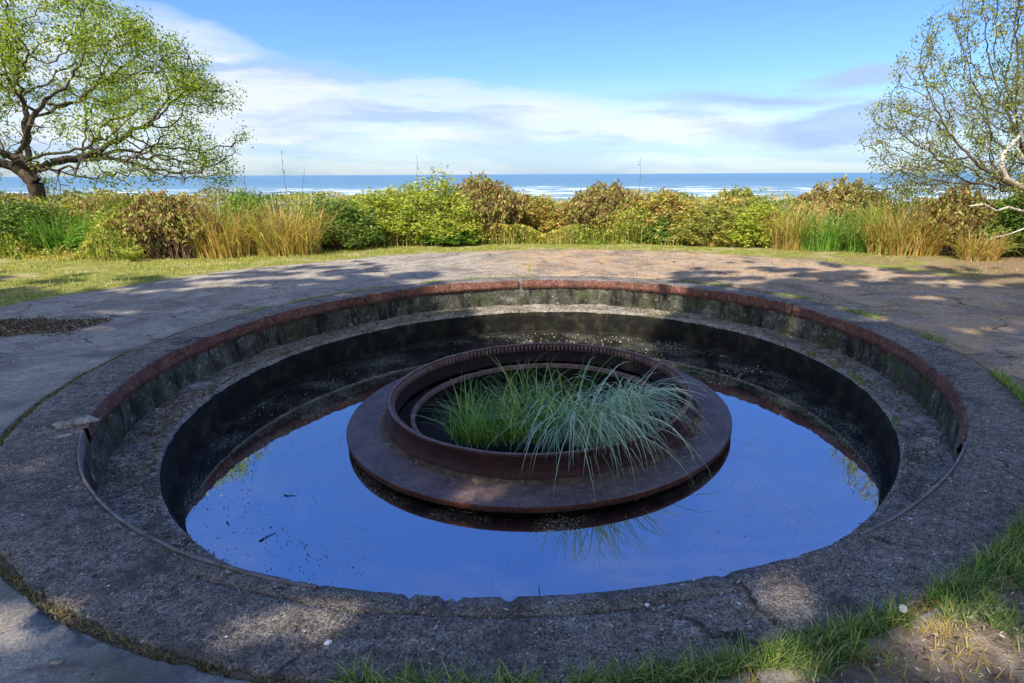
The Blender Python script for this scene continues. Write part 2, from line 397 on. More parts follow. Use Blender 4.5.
M['ring'] = m_rust('dark maroon rusted casting', [(.018, .007, .007), (.065, .018, .016), (.12, .034, .028), (.19, .085, .06)], .5, spec=.6)
M['ring_dark'] = m_rust('blackened rusted casting', [(.006, .004, .004), (.016, .008, .008), (.035, .014, .012), (.07, .03, .025)], .7)
M['ring_top'] = m_rust('worn rust brown flange', [(.07, .03, .028), (.17, .08, .07), (.28, .17, .15), (.40, .29, .25)], .55, 9, spec=.7)
M['disc'] = m_rust('brown rusted steel plate', [(.05, .034, .036), (.11, .078, .074), (.20, .14, .12), (.34, .18, .10)], .55, 3.6, .1, .15, .7)
M['disc_edge'] = m_rust('rust red plate edge', [(.05, .014, .010), (.15, .04, .024), (.22, .07, .045), (.30, .16, .11)], .7)
M['grout'] = m_concrete('crumbled grout', (.04, .028, .022), (.12, .085, .06), (.26, .20, .14), (.06, .04, .03), .5, .9, 40)
M['silt'] = m_concrete('black silt', (.008, .008, .006), (.015, .014, .01), (.03, .026, .02), (.012, .012, .01), 0, .8, 40)

m, g = material('still dark water'); M['water'] = m
wn = g.bump(g.math('ADD', g.noise(2.2, 3), g.math('MULTIPLY', g.noise(14, 2), .12)), .05, .02)
scum = g.ramp(g.noise(48, 6, rough=.8), [(.515, 0.0), (.60, 1.0)]); zone = g.ramp(g.noise(1.9, 4, rough=.55), [(.46, 0.04), (.66, .8)])
p = g.n('ShaderNodeBsdfPrincipled'); g.put(p.inputs['Base Color'], g.mix(g.math('MULTIPLY', scum, zone), (.003, .005, .009), (.16, .17, .10)))
g.put(p.inputs['Roughness'], .012); g.put(p.inputs['IOR'], 6.0); g.put(p.inputs['Normal'], wn)
dfs = g.n('ShaderNodeBsdfDiffuse'); g.put(dfs.inputs['Color'], (.42, .43, .34)); mxs = g.n('ShaderNodeMixShader'); g.put(mxs.inputs[0], g.math('MULTIPLY', scum, zone))
g.L.new(p.outputs[0], mxs.inputs[1]); g.L.new(dfs.outputs[0], mxs.inputs[2]); g.L.new(mxs.outputs[0], g.out.inputs['Surface'])

m, g = material('ocean water'); M['sea'] = m
x, y, z = g.sep(g.obj())
wv = g.noise(1.0, 6, g.map(scale=(.012, .035, 1)), .65)
st = g.noise(1.0, 8, g.map(scale=(.010, .026, 1)), .72, 1.0)
zone = g.ramp(g.math('DIVIDE', y, 3000.0), [(.10, 0.0), (.13, .47), (.28, .45), (.40, .31), (.60, .0)])
foam = g.ramp(g.math('ADD', g.math('SUBTRACT', st, .5), zone), [(.47, 0.0), (.53, 1.0)])
far = g.ramp(g.math('DIVIDE', y, 20000.0), [(.02, (.14, .25, .31)), (.08, (.10, .20, .30)), (.5, (.10, .21, .33)), (1.0, (.13, .24, .35))])
principled(g, g.mix(foam, far, (.72, .76, .78)), g.mix(foam, (.42,)*3, (.9,)*3), g.bump(wv, .9, 6), .25, ior=1.33)

m, g = material('soil and turf'); M['ground'] = m
x, y, z = g.sep(g.obj())
b1 = g.noise(.55, 6, rough=.62); b2 = g.noise(5, 6, rough=.7); b3 = g.noise(40, 4, rough=.7)
turf = g.ramp(b2, [(.3, (.12, .14, .03)), (.55, (.26, .27, .06)), (.75, (.42, .36, .15))])
soil = g.ramp(b3, [(.3, (.13, .085, .05)), (.5, (.27, .185, .11)), (.72, (.42, .31, .20))])
fr = g.ramp(g.math('ADD', g.math('MULTIPLY', x, .045), g.math('ADD', g.math('MULTIPLY', y, -.02), g.math('MULTIPLY', b1, .9))), [(.42, 0.0), (.62, 1.0)])
turf = g.mix(g.ramp(g.noise(1.4, 7, rough=.75), [(.50, 0.0), (.62, .85)]), turf, (.46, .37, .21))
col = g.mix(fr, turf, soil)
principled(g, col, .95, g.bump(g.math('ADD', b2, b3), .8, .04), .1)

m, g = material('bare trodden soil'); M['soil'] = m
n1 = g.noise(11, 7, rough=.72); n2 = g.noise(70, 4, rough=.7); n3 = g.noise(2.4, 4)
c = g.ramp(n1, [(.3, (.09, .065, .05)), (.5, (.24, .18, .135)), (.72, (.42, .34, .27))])
c = g.mix(g.ramp(n3, [(.45, 0.0), (.62, .7)]), c, g.ramp(n2, [(.3, (.20, .14, .09)), (.7, (.46, .36, .25))]))
principled(g, c, .95, g.bump(g.math('ADD', n1, g.math('MULTIPLY', n2, .5)), .9, .04), .15)

def m_flat(name, stops, rough=.8, sc=20):
    m, g = material(name); n = g.noise(sc, 4)
    principled(g, g.ramp(n, stops), rough, g.bump(n, .4, .01), .3); return m
m, g = material('mixed pebbles'); M['pebble'] = m
principled(g, g.ramp(g.attr('rnd'), [(0, (.03, .03, .03)), (.55, (.13, .12, .115)), (.85, (.30, .28, .26)), (1, (.55, .53, .50))]), .8, None, .3)
M['litter'] = m_leaf('dead leaves and twigs', [(0, (.03, .022, .015)), (.45, (.15, .11, .07)), (.8, (.42, .36, .29)), (1, (.62, .57, .50))], trans=.1)
M['stone'] = m_flat('broken concrete', [(.35, (.10, .09, .08)), (.65, (.38, .35, .31))], .9, 24)
M['clock'] = m_flat('white seed fluff', [(.3, (.68, .68, .66)), (.7, (.82, .82, .80))], .9)
M['twig'] = m_flat('wet dark twig', [(.3, (.015, .012, .01)), (.7, (.05, .035, .025))], .7)

# ---------------------------------------------------------------- terrain, sea
SEA = -18.0
def terrain(x, y):
    d = y-16.5-0.03*abs(x)
    if d <= 0: base = 0.0
    elif d < 60: t = d/60; base = (SEA-.4)*(t*t*(3-2*t))
    else: base = max(SEA-.4-(d-60)*.012, SEA-12)
    r = math.hypot(x-PC[0], y-PC[1])
    amp = min(1.0, max(0.0, (r-7.8)/4))
    z = base+amp*(.10*nz(x*.35, y*.35)+.035*nz(x*1.7, y*1.7, 4))
    if y < -20: z += (abs(y)-20)*.02
    return z
rad = [7.45]
while rad[-1] < 12: rad.append(rad[-1]+.16)
while rad[-1] < 60000: rad.append(rad[-1]*1.06)
NA = 300; V = []; Fc = []
for i in range(NA):
    t = 2*math.pi*i/NA
    for k, r in enumerate(rad):
        x, y = PC[0]+r*math.cos(t), PC[1]+r*math.sin(t)
        V.append((x, y, (-.006 if k == 0 else terrain(x, y)-(.004 if r < 7.8 else 0))))
K = len(rad)
for i in range(NA):
    j = (i+1) % NA
    for k in range(K-1): Fc.append((i*K+k, i*K+k+1, j*K+k+1, j*K+k))
tag(link('ground', mesh('ground', V, np.array(Fc), True), M['ground']), kind='structure')
V = []; Fc = []
ys = [90, 200, 400, 700, 1200, 2500, 6000, 15000, 40000, 80000]
for y in ys:
    for x in (-80000, -20000, -3000, 0, 3000, 20000, 80000): V.append((x, y, SEA))
for a in range(len(ys)-1):
    for b in range(6): q = a*7+b; Fc.append((q, q+1, q+8, q+7))
tag(link('sea', mesh('sea', V, np.array(Fc)), M['sea']), kind='structure')

# paving: a disc of concrete round the pit, r 4.12 - 7.6, crumbling at its outer edge
prof = [(4.095, -.05), (4.10, -.004)]+[(4.102+(7.6-4.102)*k/26, .002) for k in range(27)]+[(7.62, -.03)]
def pav(t, k, r, z):
    x, y = r*math.cos(t), r*math.sin(t)
    if k < 2: return r+.02*nz(math.cos(t)*9, math.sin(t)*9, 3), z
    r2 = r
    if k >= 27: r2 = r+.10*nz(math.cos(t)*4, math.sin(t)*4, 9)+.05*nz(math.cos(t)*22, math.sin(t)*22, 2)
    if k == 2: r2 = r+.014*nz(math.cos(t)*24, math.sin(t)*24, 3)+.02*nz(math.cos(t)*80, math.sin(t)*80, 3)
    return r2, z+.012*nz(x*.8, y*.8, 5)+.004*nz(x*4, y*4, 2)
o = link('pavement', lathe(prof, 800, fn=pav, name='pavement'), M['paving'], loc=(PC[0], PC[1], 0)); tag(o, kind='structure')

# soil patch beside the camera where the paving is buried (sector, r 4.13 - 5.9)
def soilf(t, k, r, z):
    x, y = r*math.cos(t), r*math.sin(t)
    e = min(1, max(0, (t-math.radians(-96))/.22), max(0, (math.radians(-14)-t)/.5)); e = max(e, 0)
    rr = 4.17+(r-4.17)*(0.02+.98*e)+.05*nz(x*3, y*3, 1)*(1 if k else .3)
    return rr, -.004+.035*e*min(1, k/3)*(1 if k < 13 else .0)+.02*nz(x*3, y*3, 7)*e
o = link('soil_patch', lathe([(4.17+.13*k, 0) for k in range(15)], 160, math.radians(-96), math.radians(-14), soilf, name='soil_patch'), M['soil'], loc=(PC[0], PC[1], .006)); tag(o, kind='structure')

# ---------------------------------------------------------------- gun pit
pit = empty('gun_pit', (PC[0], PC[1], 0), 'large round sunken concrete gun pit with a ledge and rusty steel rim, holding dark water', 'gun pit')
ang_front = -math.pi/2
def front(t):                              # 1 towards the camera, 0 away
    d = math.atan2(math.sin(t-ang_front), math.cos(t-ang_front)); return max(0.0, 1-abs(d)/1.5)
prof = [(3.635, -.10), (3.635, -.002), (3.66, 0), (3.718, 0), (3.723, -.02), (3.729, -.02), (3.735, .003)]+[(3.76+.28*k/12, .004) for k in range(13)]+[(4.058, -.004), (4.066, -.05)]
def apron(t, k, r, z):
    x, y = r*math.cos(t), r*math.sin(t)
    if k in (4, 5): z *= min(1, max(0, front(t)-.66)*3)
    if k < 2: r -= .022*min(1, max(0, front(t)-.62)*6)
    if 2 <= k <= 6: r += (.012*nz(math.cos(t)*6, math.sin(t)*6, 1)+.008*nz(math.cos(t)*45, math.sin(t)*45, 1))*min(1, (k-1)/2)
    if k >= 18: r += .012*(1 if front(t) <= 0 else 0) + .020*nz(math.cos(t)*20, math.sin(t)*20, 4)+.022*nz(math.cos(t)*90, math.sin(t)*90, 4)-.006
    chip = 0
    if k in (1, 2):
        c = (nz(math.cos(t)*34, math.sin(t)*34, 8)+.5*nz(math.cos(t)*120, math.sin(t)*120, 8))*max(0, front(t)-.5)*1.6
        r += .006*nz(math.cos(t)*90, math.sin(t)*90, 5)*max(0, front(t)-.5)*2
        if c > .12: chip = -min(.02, (c-.12)*.12); r += .05*(c-.12)
    if k >= 2 and k not in (4, 5): z += .006*nz(x*3, y*3, 2)+.004*nz(x*14, y*14, 2)+.002*nz(x*45, y*45, 2)
    return r, z+chip
link('apron', lathe(prof, 900, fn=apron, name='apron'), M['apron'], pit)
link('joint_bed', lathe([(4.03, -.022), (4.075, -.012), (4.15, -.022)], 600, fn=lambda t, k, r, z: (r, z*(.3 if front(t) <= 0 else 1)+.008*nz(math.cos(t)*40, math.sin(t)*40, k)), name='joint_bed'), M['soil'], pit)
def wallf(t, k, r, z):
    return r+.012*nz(math.cos(t)*12, math.sin(t)*12, z*6)+.006*nz(math.cos(t)*50, math.sin(t)*50, z*14), z
link('upper_wall', lathe([(3.634, -.05-.38*k/7) for k in range(8)], 480, fn=wallf, name='upper_wall'), M['wall'], pit)
def ledgef(t, k, r, z):
    x, y = r*math.cos(t), r*math.sin(t)
    if k == 0: return r+.006*nz(math.cos(t)*14, math.sin(t)*14, 6), z
    if k == 1: r += .004*nz(math.cos(t)*20, math.sin(t)*20, 6)
    return r, z+(.003 if k < 3 else .020)*nz(x*2.5, y*2.5, 1)+(.004 if k < 3 else .014)*nz(x*12, y*12, 1)+(.03 if k > 7 else 0)*max(0, nz(x*1.2, y*1.2, 3)+.3)
link('ledge', lathe([(3.287, -.47), (3.292, -.422), (3.31, -.405)]+[(3.31+.33*k/8, -.405) for k in range(1, 9)], 480, fn=ledgef, name='ledge'), M['ledge'], pit)
def iw(t, k, r, z):
    return r+.006*nz(math.cos(t)*18, math.sin(t)*18, z*7)+.008*nz(math.cos(t)*60, math.sin(t)*60, z*16), z
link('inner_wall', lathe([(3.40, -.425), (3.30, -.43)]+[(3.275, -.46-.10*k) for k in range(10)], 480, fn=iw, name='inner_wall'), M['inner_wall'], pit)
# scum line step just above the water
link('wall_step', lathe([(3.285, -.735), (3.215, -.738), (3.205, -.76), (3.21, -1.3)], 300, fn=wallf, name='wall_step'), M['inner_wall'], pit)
link('pit_floor', lathe([(3.3, -1.35), (1.5, -1.34), (.01, -1.34)], 64, name='pit_floor'), M['silt'], pit)
# steel rim: a curb angle let into the top edge (ragged top, missing metal towards the camera)
def rimf(t, k, r, z):
    w = .010*nz(math.cos(t)*3, math.sin(t)*3, 1)+.006*nz(math.cos(t)*18, math.sin(t)*18, 2)
    f = max(0, front(t)-.15)
    dz = .034*nz(math.cos(t)*4, math.sin(t)*4, 11)+.020*nz(math.cos(t)*30, math.sin(t)*30, 12)+.012*nz(math.cos(t)*110, math.sin(t)*110, 2)
    w += .006*nz(math.cos(t)*60, math.sin(t)*60, 7)*(z < -.04)
    if z > -.05: z = z-.018*min(1, f*2)+dz*.8
    else: z = z*(1-.45*min(1, f*2))+(.012*nz(math.cos(t)*40, math.sin(t)*40, 5))
    return r+w, z
RW = 3.62
gaps = [(math.radians(-147), math.radians(-38)), (math.radians(98), math.radians(99)), (math.radians(27), math.radians(27.8))]
cuts = sorted([(a % (2*math.pi), b % (2*math.pi)) for a, b in gaps])
prof = [(RW+.013, -.008), (RW+.013, .006), (RW, .010), (RW-.012, .006), (RW-.013, -.062), (RW-.022, -.066), (RW-.022, -.085), (RW-.002, -.125), (RW+.006, -.13)]
edge = [cuts[-1][1]-2*math.pi]+[c for ab in cuts for c in ab]
V = []; Fc = []; off = 0
spans = [(edge[2*i], edge[2*i+1]) for i in range(len(cuts))]
for a, b in spans:
    n_ = max(8, int((b-a)/(2*math.pi)*700)); K = len(prof)
    sh = .006*nz(a*5, b*3)
    for i in range(n_+1):
        t = a+(b-a)*i/n_
        for k, (r, z) in enumerate(prof):
            r, z = rimf(t, k, r, z); V.append(((r+sh)*math.cos(t), (r+sh)*math.sin(t), z))
    for i in range(n_):
        for k in range(K-1): q = off+i*K+k; Fc.append((q, q+K, q+K+1, q+1))
    off += (n_+1)*K
link('steel_rim', mesh('steel_rim', V, np.array(Fc), False), M['rim'], pit)
def thin(t, k, r, z): return r+.006*nz(math.cos(t)*7, math.sin(t)*7, 2)+.003*nz(math.cos(t)*40, math.sin(t)*40, 2), z+.004*nz(math.cos(t)*12, math.sin(t)*12, 3)
for a_, b_ in ((-146.6, -102), (-62, -38.2)):
    link('steel_edge', lathe([(3.640, -.03), (3.640, .007), (3.628, .009), (3.625, -.04), (3.63, -.08)], 200, math.radians(a_), math.radians(b_), thin, False, name='steel_edge'), M['worn_steel'], pit)

wz = -.77
tag(link('water', lathe([(3.31, 0), (2.6, 0), (1.84, 0)], 200, name='water'), M['water'], loc=(PC[0], PC[1], wz)), kind='structure')

# ---------------------------------------------------------------- gun mount
mount = empty('gun_mount', (PC[0], PC[1], -.66), 'round rusty steel gun mount base with a toothed ring, standing in the dark water', 'gun mount')
def pl(t, k, r, z): return r+.003*nz(math.cos(t)*9, math.sin(t)*9, 1), z+.002*nz(r*math.cos(t)*5, r*math.sin(t)*5)
link('base_plate', lathe([(1.60+.338*k/6, .003-.001*k) for k in range(7)]+[(1.943, -.004)], 260, fn=pl, name='base_plate'), M['disc'], mount)
link('plate_edge', lathe([(1.9435, -.003), (1.9465, -.010), (1.9465, -.050), (1.925, -.056), (1.86, -.058)], 260, fn=pl, smooth=False, name='plate_edge'), M['disc_edge'], mount)
link('concrete_drum', lathe([(1.86, -.058), (1.85, -.12), (1.85, -.66)], 160, fn=wallf, name='concrete_drum'), M['inner_wall'], mount)
def gr(t, k, r, z):
    a = nz(math.cos(t)*14, math.sin(t)*14, 1)+.5*nz(math.cos(t)*40, math.sin(t)*40, 1)
    return r+(.034*a-.01 if k >= 3 else 0), z+(.006*a if 0 < k < 4 else 0)
link('grout_bed', lathe([(1.50, .012), (1.57, .016), (1.605, .020), (1.640, .012), (1.652, .001)], 420, fn=gr, name='grout_bed'), M['grout'], mount)
def rough_ring(t, k, r, z): return r+.004*nz(math.cos(t)*3, math.sin(t)*3, 4)+.0022*nz(math.cos(t)*55, math.sin(t)*55, k*.7), z+.003*nz(math.cos(t)*4, math.sin(t)*4, 9)+.0016*nz(math.cos(t)*70, math.sin(t)*70, k)
# outer toothed ring: channel section, flange top at +.22
R0 = 1.554; H = .221
prof = [(1.585, .018), (1.585, .042), (1.530, .048), (1.524, .060), (1.524, H-.040), (1.532, H-.030), (R0-.003, H-.028), (R0, H-.022), (R0, H-.004), (R0-.006, H-.001)]
link('toothed_ring', lathe(prof, 600, fn=rough_ring, smooth=False, name='toothed_ring'), M['ring'], mount)
ringo = mount.children[-1] if mount.children else None
link('top_flange', lathe([(R0-.006, H-.001), (R0-.012, H), (R0-.034, H), (R0-.036, H-.003), (R0-.037, H-.018), (R0-.020, H-.020)], 600, fn=rough_ring, smooth=False, name='top_flange'), M['ring_top'], mount)
# teeth on the inside: alternate deep and shallow columns
NT = 180; V = []; Fc = []
prf = [(H-.021, 0), (H-.022, 1), (H-.090, 1), (H-.100, 0)]
for i in range(NT):
    a = 2*math.pi*i/NT; da = 2*math.pi/NT
    for (t, d) in ((a, 0), (a+da*.28, 1), (a+da*.62, 1), (a+da*.9, 0)):
        for (z, e) in prf:
            r = R0-.034-(.034*d*e); V.append((r*math.cos(t), r*math.sin(t), z))
K = 4
for i in range(NT*4):
    j = (i+1) % (NT*4)
    for k in range(3): Fc.append((i*K+k, i*K+k+1, j*K+k+1, j*K+k))
link('gear_teeth', mesh('gear_teeth', V, np.array(Fc)), M['ring_top'], mount)
link('inner_skirt', lathe([(R0-.046, H-.02), (R0-.046, .03), (R0-.064, .02), (R0-.060, -.02)], 240, smooth=False, name='inner_skirt'), M['ring_dark'], mount)
# lower inner ring, with a gutter between
link('inner_ring', lathe([(1.356, -.10), (1.356, -.004), (1.350, .004), (1.318, .004), (1.310, -.004), (1.310, -.05)], 500, fn=rough_ring, smooth=False, name='inner_ring'), M['ring_top'], mount)
link('inner_collar', lathe([(1.309, -.045), (1.306, -.40)], 240, name='inner_collar'), M['inner_wall'], mount)
link('gutter', lathe([(1.50, -.06), (1.43, -.075), (1.35, -.07)], 160, fn=wallf, name='gutter'), M['ring_dark'], mount)
link('silt_bed', lathe([(1.30, -.20), (1.0, -.19), (.5, -.17), (.01, -.17)], 90, fn=wallf, name='silt_bed'), M['silt'], mount)
# bolts on the base plate
for k in range(24):
    a = 2*math.pi*(k+.3)/24
    if math.sin(a) > .8: continue

# ---------------------------------------------------------------- sedges in the ring
def clump(name, label, cx, cy, z, n, spread, heading, hs, Lr, a0r, a1r, mat, seed, w=.007, seg=8):
    r = np.random.default_rng(seed)
    an = r.uniform(0, 2*np.pi, n); rr = spread[0]*np.sqrt(r.random(n))
    root = np.stack([rr*np.cos(an), rr*np.sin(an)*spread[1]/spread[0], np.zeros(n)], 1)
    hd = heading+r.normal(0, hs, n); hd = np.where(r.random(n) < .12, r.uniform(0, 2*np.pi, n), hd)
    h = np.stack([np.cos(hd), np.sin(hd)], 1)
    L = r.uniform(*Lr, n)
    v, f, q = blades(root, h, L, r.uniform(.6, 1.2, n)*w, r.uniform(*a0r, n), r.uniform(*a1r, n), seg, seed)
    o = link(name, mesh(name, v, f, True, q), mat, loc=(cx, cy, z)); return o
def cl(name, label, px, py, zz, *a, **k):
    q = P(px, py, zz); o = clump(name, label, q[0], q[1], zz, *a, **k); tag(o, label, 'sedge', 'sedges growing inside the toothed ring'); return o
zb = -.74
cl('sedge_clump', 'short bright green sedge clump at the left inside the rusty toothed ring', 488, 439, zb, 330, (.36, .20), math.radians(165), 1.4, (.2, .72), (0.0, .8), (.5, 2.0), M['sedge_green'], 11, w=.013)
cl('sedge_clump', 'mixed green sedge clump between the two larger ones in the middle of the toothed ring', 545, 436, zb, 300, (.36, .22), math.radians(-70), 1.9, (.3, .78), (0.0, .6), (.7, 2.4), M['sedge_green'], 12, w=.014)
cl('sedge_clump', 'large sedge with bluish sky sheen drooping forward over the right front of the toothed ring', 586, 440, zb, 340, (.34, .18), math.radians(-70), .5, (.5, 1.45), (0.1, .75), (1.8, 2.9), M['sedge_sheen'], 13, w=.015, seg=11)
cl('sedge_clump', 'dense sedge with bluish sky sheen arching over the right edge of the toothed ring', 622, 420, zb, 270, (.22, .20), math.radians(-70), .5, (.45, 1.25), (0.1, .65), (1.8, 2.9), M['sedge_sheen'], 14, w=.015, seg=11)
cl('sedge_clump', 'sparse tall sedge with a few long wispy blades at the back of the toothed ring', 545, 402, zb, 60, (.60, .12), math.radians(90), 2.4, (.5, .95), (0.0, .8), (.7, 2.4), M['sedge_green'], 15, w=.011)

# ---------------------------------------------------------------- trees by space colonisation
def colonise(att, start, step, infl, kill, seed, trunk=None, maxit=400, jit=.12, grav=0.0):
    r = np.random.default_rng(seed)
    nodes = [np.array(p, float) for p in (trunk or [start])]
    parent = [-1]+list(range(len(nodes)-1))
    att = np.array(att, float); alive = np.ones(len(att), bool)
    D = np.full(len(att), 1e9); I = np.zeros(len(att), int)
    for i, nn in enumerate(nodes):
        d = np.linalg.norm(att-nn, axis=1); u = d < D; D[u] = d[u]; I[u] = i
    for it in range(maxit):
        act = alive & (D < infl)
        if not act.any():
            if it > 5 and not alive.any(): break
            infl *= 1.3
            if infl > 60: break
            continue
        grown = {}
        idx = np.where(act)[0]
        for a in idx: grown.setdefault(I[a], []).append(a)
        new = []
        for ni, L_ in grown.items():
            dv = att[L_]-nodes[ni]; dv /= np.linalg.norm(dv, axis=1)[:, None]+1e-9
            v = dv.mean(0)+r.normal(0, jit, 3); v[2] += grav
            n_ = np.linalg.norm(v)
            if n_ < 1e-3: v = r.normal(size=3); n_ = np.linalg.norm(v)
            new.append((nodes[ni]+v/n_*step, ni))
        for q, ni in new:
            nodes.append(q); parent.append(ni); i = len(nodes)-1
            d = np.linalg.norm(att-q, axis=1); u = d < D; D[u] = d[u]; I[u] = i
        alive &= D > kill
        D[~alive] = 1e9*0+D[~alive]
        if len(nodes) > 9000 or not alive.any(): break
        # drop attractors that make no headway
    return np.array(nodes), np.array(parent)
def radii(nodes, parent, tip, e=2.3, maxr=None):
    n = len(nodes); R = np.zeros(n); kids = np.zeros(n, int)
    for i in range(n-1, -1, -1):
        R[i] = tip if kids[i] == 0 else R[i]**(1/e)
        if parent[i] >= 0: R[parent[i]] += R[i]**e; kids[parent[i]] += 1
    if maxr: R = np.where(R > maxr*.35, maxr*.35+(R-maxr*.35)*(maxr*.65)/max(1e-6, R.max()-maxr*.35), R) if R.max() > maxr else R*1.0
    return R, kids
def wood(nodes, parent, R, lo, hi, sides):
    S = []
    for i in range(1, len(nodes)):
        p = parent[i]
        if p < 0 or not (lo <= R[i] < hi): continue
        S.append((*nodes[p], *nodes[i], min(R[p], R[i]*1.35), R[i]))
    return tubes(S, sides) if S else None
def tree(name, label, loc, att, trunk, step, infl, kill, tip, maxr, leaf_mat, bark, leaf_n, leaf_s, seed, leafr=.22, thr=.05, jit=.12, expo=2.3, leaf_bias=None, extra_leaf=None, group=None, aspect=.55, grav=0, cat_='tree'):
    nodes, par = colonise(att, None, step, infl, kill, seed, trunk, jit=jit, grav=grav)
    # bend the skeleton a little everywhere
    R, kids = radii(nodes, par, tip, e=expo, maxr=maxr)
    t = empty(name, loc, label, cat_, group)
    w = wood(nodes, par, R, thr, 1e9, 9)
    if w: link('trunk', mesh('trunk', w[0], w[1], True), bark, t)
    w = wood(nodes, par, R, 0, thr, 4)
    if w: link('branches', mesh('branches', w[0], w[1], True), bark, t)
    r = np.random.default_rng(seed+5)
    tips = nodes[(R < tip*2.2)]
    if leaf_bias is not None: tips = tips[r.random(len(tips)) < leaf_bias(tips)]
    C = tips[r.integers(0, len(tips), leaf_n)]+r.normal(0, leafr, (leaf_n, 3))
    if extra_leaf is not None: C = extra_leaf
    v, f, q = leaves(C, leaf_s, .4, aspect, seed=seed)
    link('crown', mesh('crown', v, f, False, q), leaf_mat, t)
    return t, nodes, R

# left tree: wide wind-shaped crown, forks low
r = np.random.default_rng(21)
lt = P(38, 200, Y=14.6); LT = np.array([lt[0], 14.6, 0.0])
N = 7000
d_ = r.normal(size=(N, 3)); d_ /= np.linalg.norm(d_, axis=1)[:, None]
rad_ = r.random(N)**(1/4.5)
A = d_*rad_[:, None]*np.array([5.35, 4.2, 3.0])+np.array([.05, 0, 2.8])
A[:, 0] += .15*A[:, 2]*0
lump = np.array([nz(a[0]*.75, a[1]*.75, a[2]*1.25) for a in A])
keep = (A[:, 2] > 1.35+1.15*np.exp(-(A[:, 0]/1.6)**2-(A[:, 1]/1.6)**2)) & (lump > -.02)
# the photo's outline: long reach to the right at two levels, notch between
A = A[keep]
tr = [(0, 0, -.1), (.02, 0, .3), (.0, 0, .65), (-.05, 0, .95), (.02, .02, 1.25), (.05, 0, 1.5)]
tree('spreading_tree', 'low forking tree with a wide bright green crown and dark limbs', tuple(LT), A, tr, .17, 1.5, .215, .0075, .27,
     M['leaf_tree'], M['bark'], 74000, .060, 31, .13, .045, .22, expo=2.2, leaf_bias=lambda q: np.clip(.12+(q[:, 2]-2.4)/3.0+np.maximum(0, np.abs(q[:, 0])-2.2)/3.2, .08, 1)*np.array([1.0 if nz(a[0]*.9, a[1]*.9, a[2]*1.1+5) > -.10 else .10 for a in q]))

# right tree: twiggy, sparsely leaved
r = np.random.default_rng(22)
rt = P(1045, 205, Y=12.6); RT = np.array([rt[0], 12.6, 0.0])
N = 8000
d_ = r.normal(size=(N, 3)); d_ /= np.linalg.norm(d_, axis=1)[:, None]
A = d_*(r.random(N)**(1/3.2))[:, None]*np.array([4.45, 3.2, 4.0])+np.array([.35, 0, 2.2])
lump = np.array([nz(a[0]*.8, a[1]*.8, a[2]*.8+3) for a in A])
A = A[(A[:, 2] > 1.1) & (lump > -.22)]
tr = [(0, 0, -.1), (-.05, 0, .25), (-.1, .02, .6), (-.12, 0, .95)]
tree('twiggy_tree', 'twiggy grey stemmed tree with sparse small pale green leaves, beside the hedge', tuple(RT), A, tr, .12, 1.9, .16, .0045, .13,
     M['leaf_pale'], M['bark_pale'], 88000, .054, 33, .075, .035, .14, leaf_bias=lambda q: np.clip(.45+.25*(q[:, 0]+1.8), .35, 1), grav=.10)
RTREE = [o for o in COL.objects if o.name.startswith('twiggy_tree')][0]
def limb(pix, Y, rad0, name='bleached_limb'):
    pts = [P(a, b, Y=Y+c)-RT for a, b, c in pix]; n_ = len(pts)
    V_, F_ = path_tube(pts, [rad0*(1-.6*i/n_) for i in range(n_)], 8)
    o = link(name, mesh(name, V_, F_, True), M['bark_bleached'], RTREE); o['label'] = 'pale bleached bare limb'; return o
limb([(1060, 205, 0), (1038, 192, -.3), (1020, 186, -.5), (1006, 178, -.6), (1001, 165, -.65), (1004, 152, -.6), (1016, 140, -.5), (1026, 128, -.4)], 11.9, .06)
limb([(1070, 190, 0), (1040, 176, -.2), (1024, 160, -.4), (1017, 148, -.4), (1020, 132, -.3)], 11.9, .035)
limb([(1060, 210, 0), (1040, 207, -.1), (1022, 211, -.2), (1008, 207, -.3), (996, 211, -.3), (984, 204, -.4), (970, 206, -.4)], 11.7, .03)
limb([(1050, 228, 0), (1030, 226, -.2), (1010, 234, -.3), (992, 238, -.4), (982, 247, -.4)], 11.5, .016)

# shade trees behind the photographer: their canopy throws the dappled shade over the pit
cs = 1/math.tan(SUN_EL)
lit = [(290, 621, 0, .23, .13), (785, 600, 0, .19, .09), (12, 632, 0, .22, .12), (480, 494, -.66, .20, .12), (160, 459, -.4, .05, .06), (150, 578, 0, .10, .03),
       (95, 425, 0, .10, .12), (110, 472, 0, .16, .05), (125, 312, 0, .55, .10), (90, 329, 0, .3, .06), (930, 298, 0, .45, .13), (725, 400, -.66, .14, .12), (560, 300, -.3, .2, .2),
       (965, 622, 0, .22, .10), (1010, 650, 0, .18, .12), (935, 668, 0, .16, .09), (790, 668, 0, .14, .07), (905, 650, 0, .09, .05), (870, 672, 0, .09, .03), (1015, 600, 0, .07, .04), (735, 300, -.2, .10, .16), (788, 308, -.2, .16, .2), (870, 330, -.2, .14, .2), (650, 300, -.2, .16, .2), (795, 345, -.6, .1, .12), (838, 326, -.3, .09, .15), (480, 290, 0, .3, .16), (12, 468, 0, .3, .05), (540, 612, 0, .06, .03), (990, 330, 0, .4, .1)]
LIT = []
for a, b, z_, rx, ry in lit:
    q = P(a, b, z_); q = q-np.array(SDIR)*(z_/SDIR.z); LIT.append((q[0], q[1], rx+.045, ry+.045))
ex = [-500, 0, 120, 200, 290, 350, 400, 440, 455, 655, 668, 700, 800, 870, 930, 1024, 1500]
ey = [296, 290, 291, 292, 284, 275, 283, 294, 312, 314, 296, 284, 284, 286, 288, 294, 300]
ew = [tuple(P(a, b)[:2]) for a, b in zip(ex, ey)]
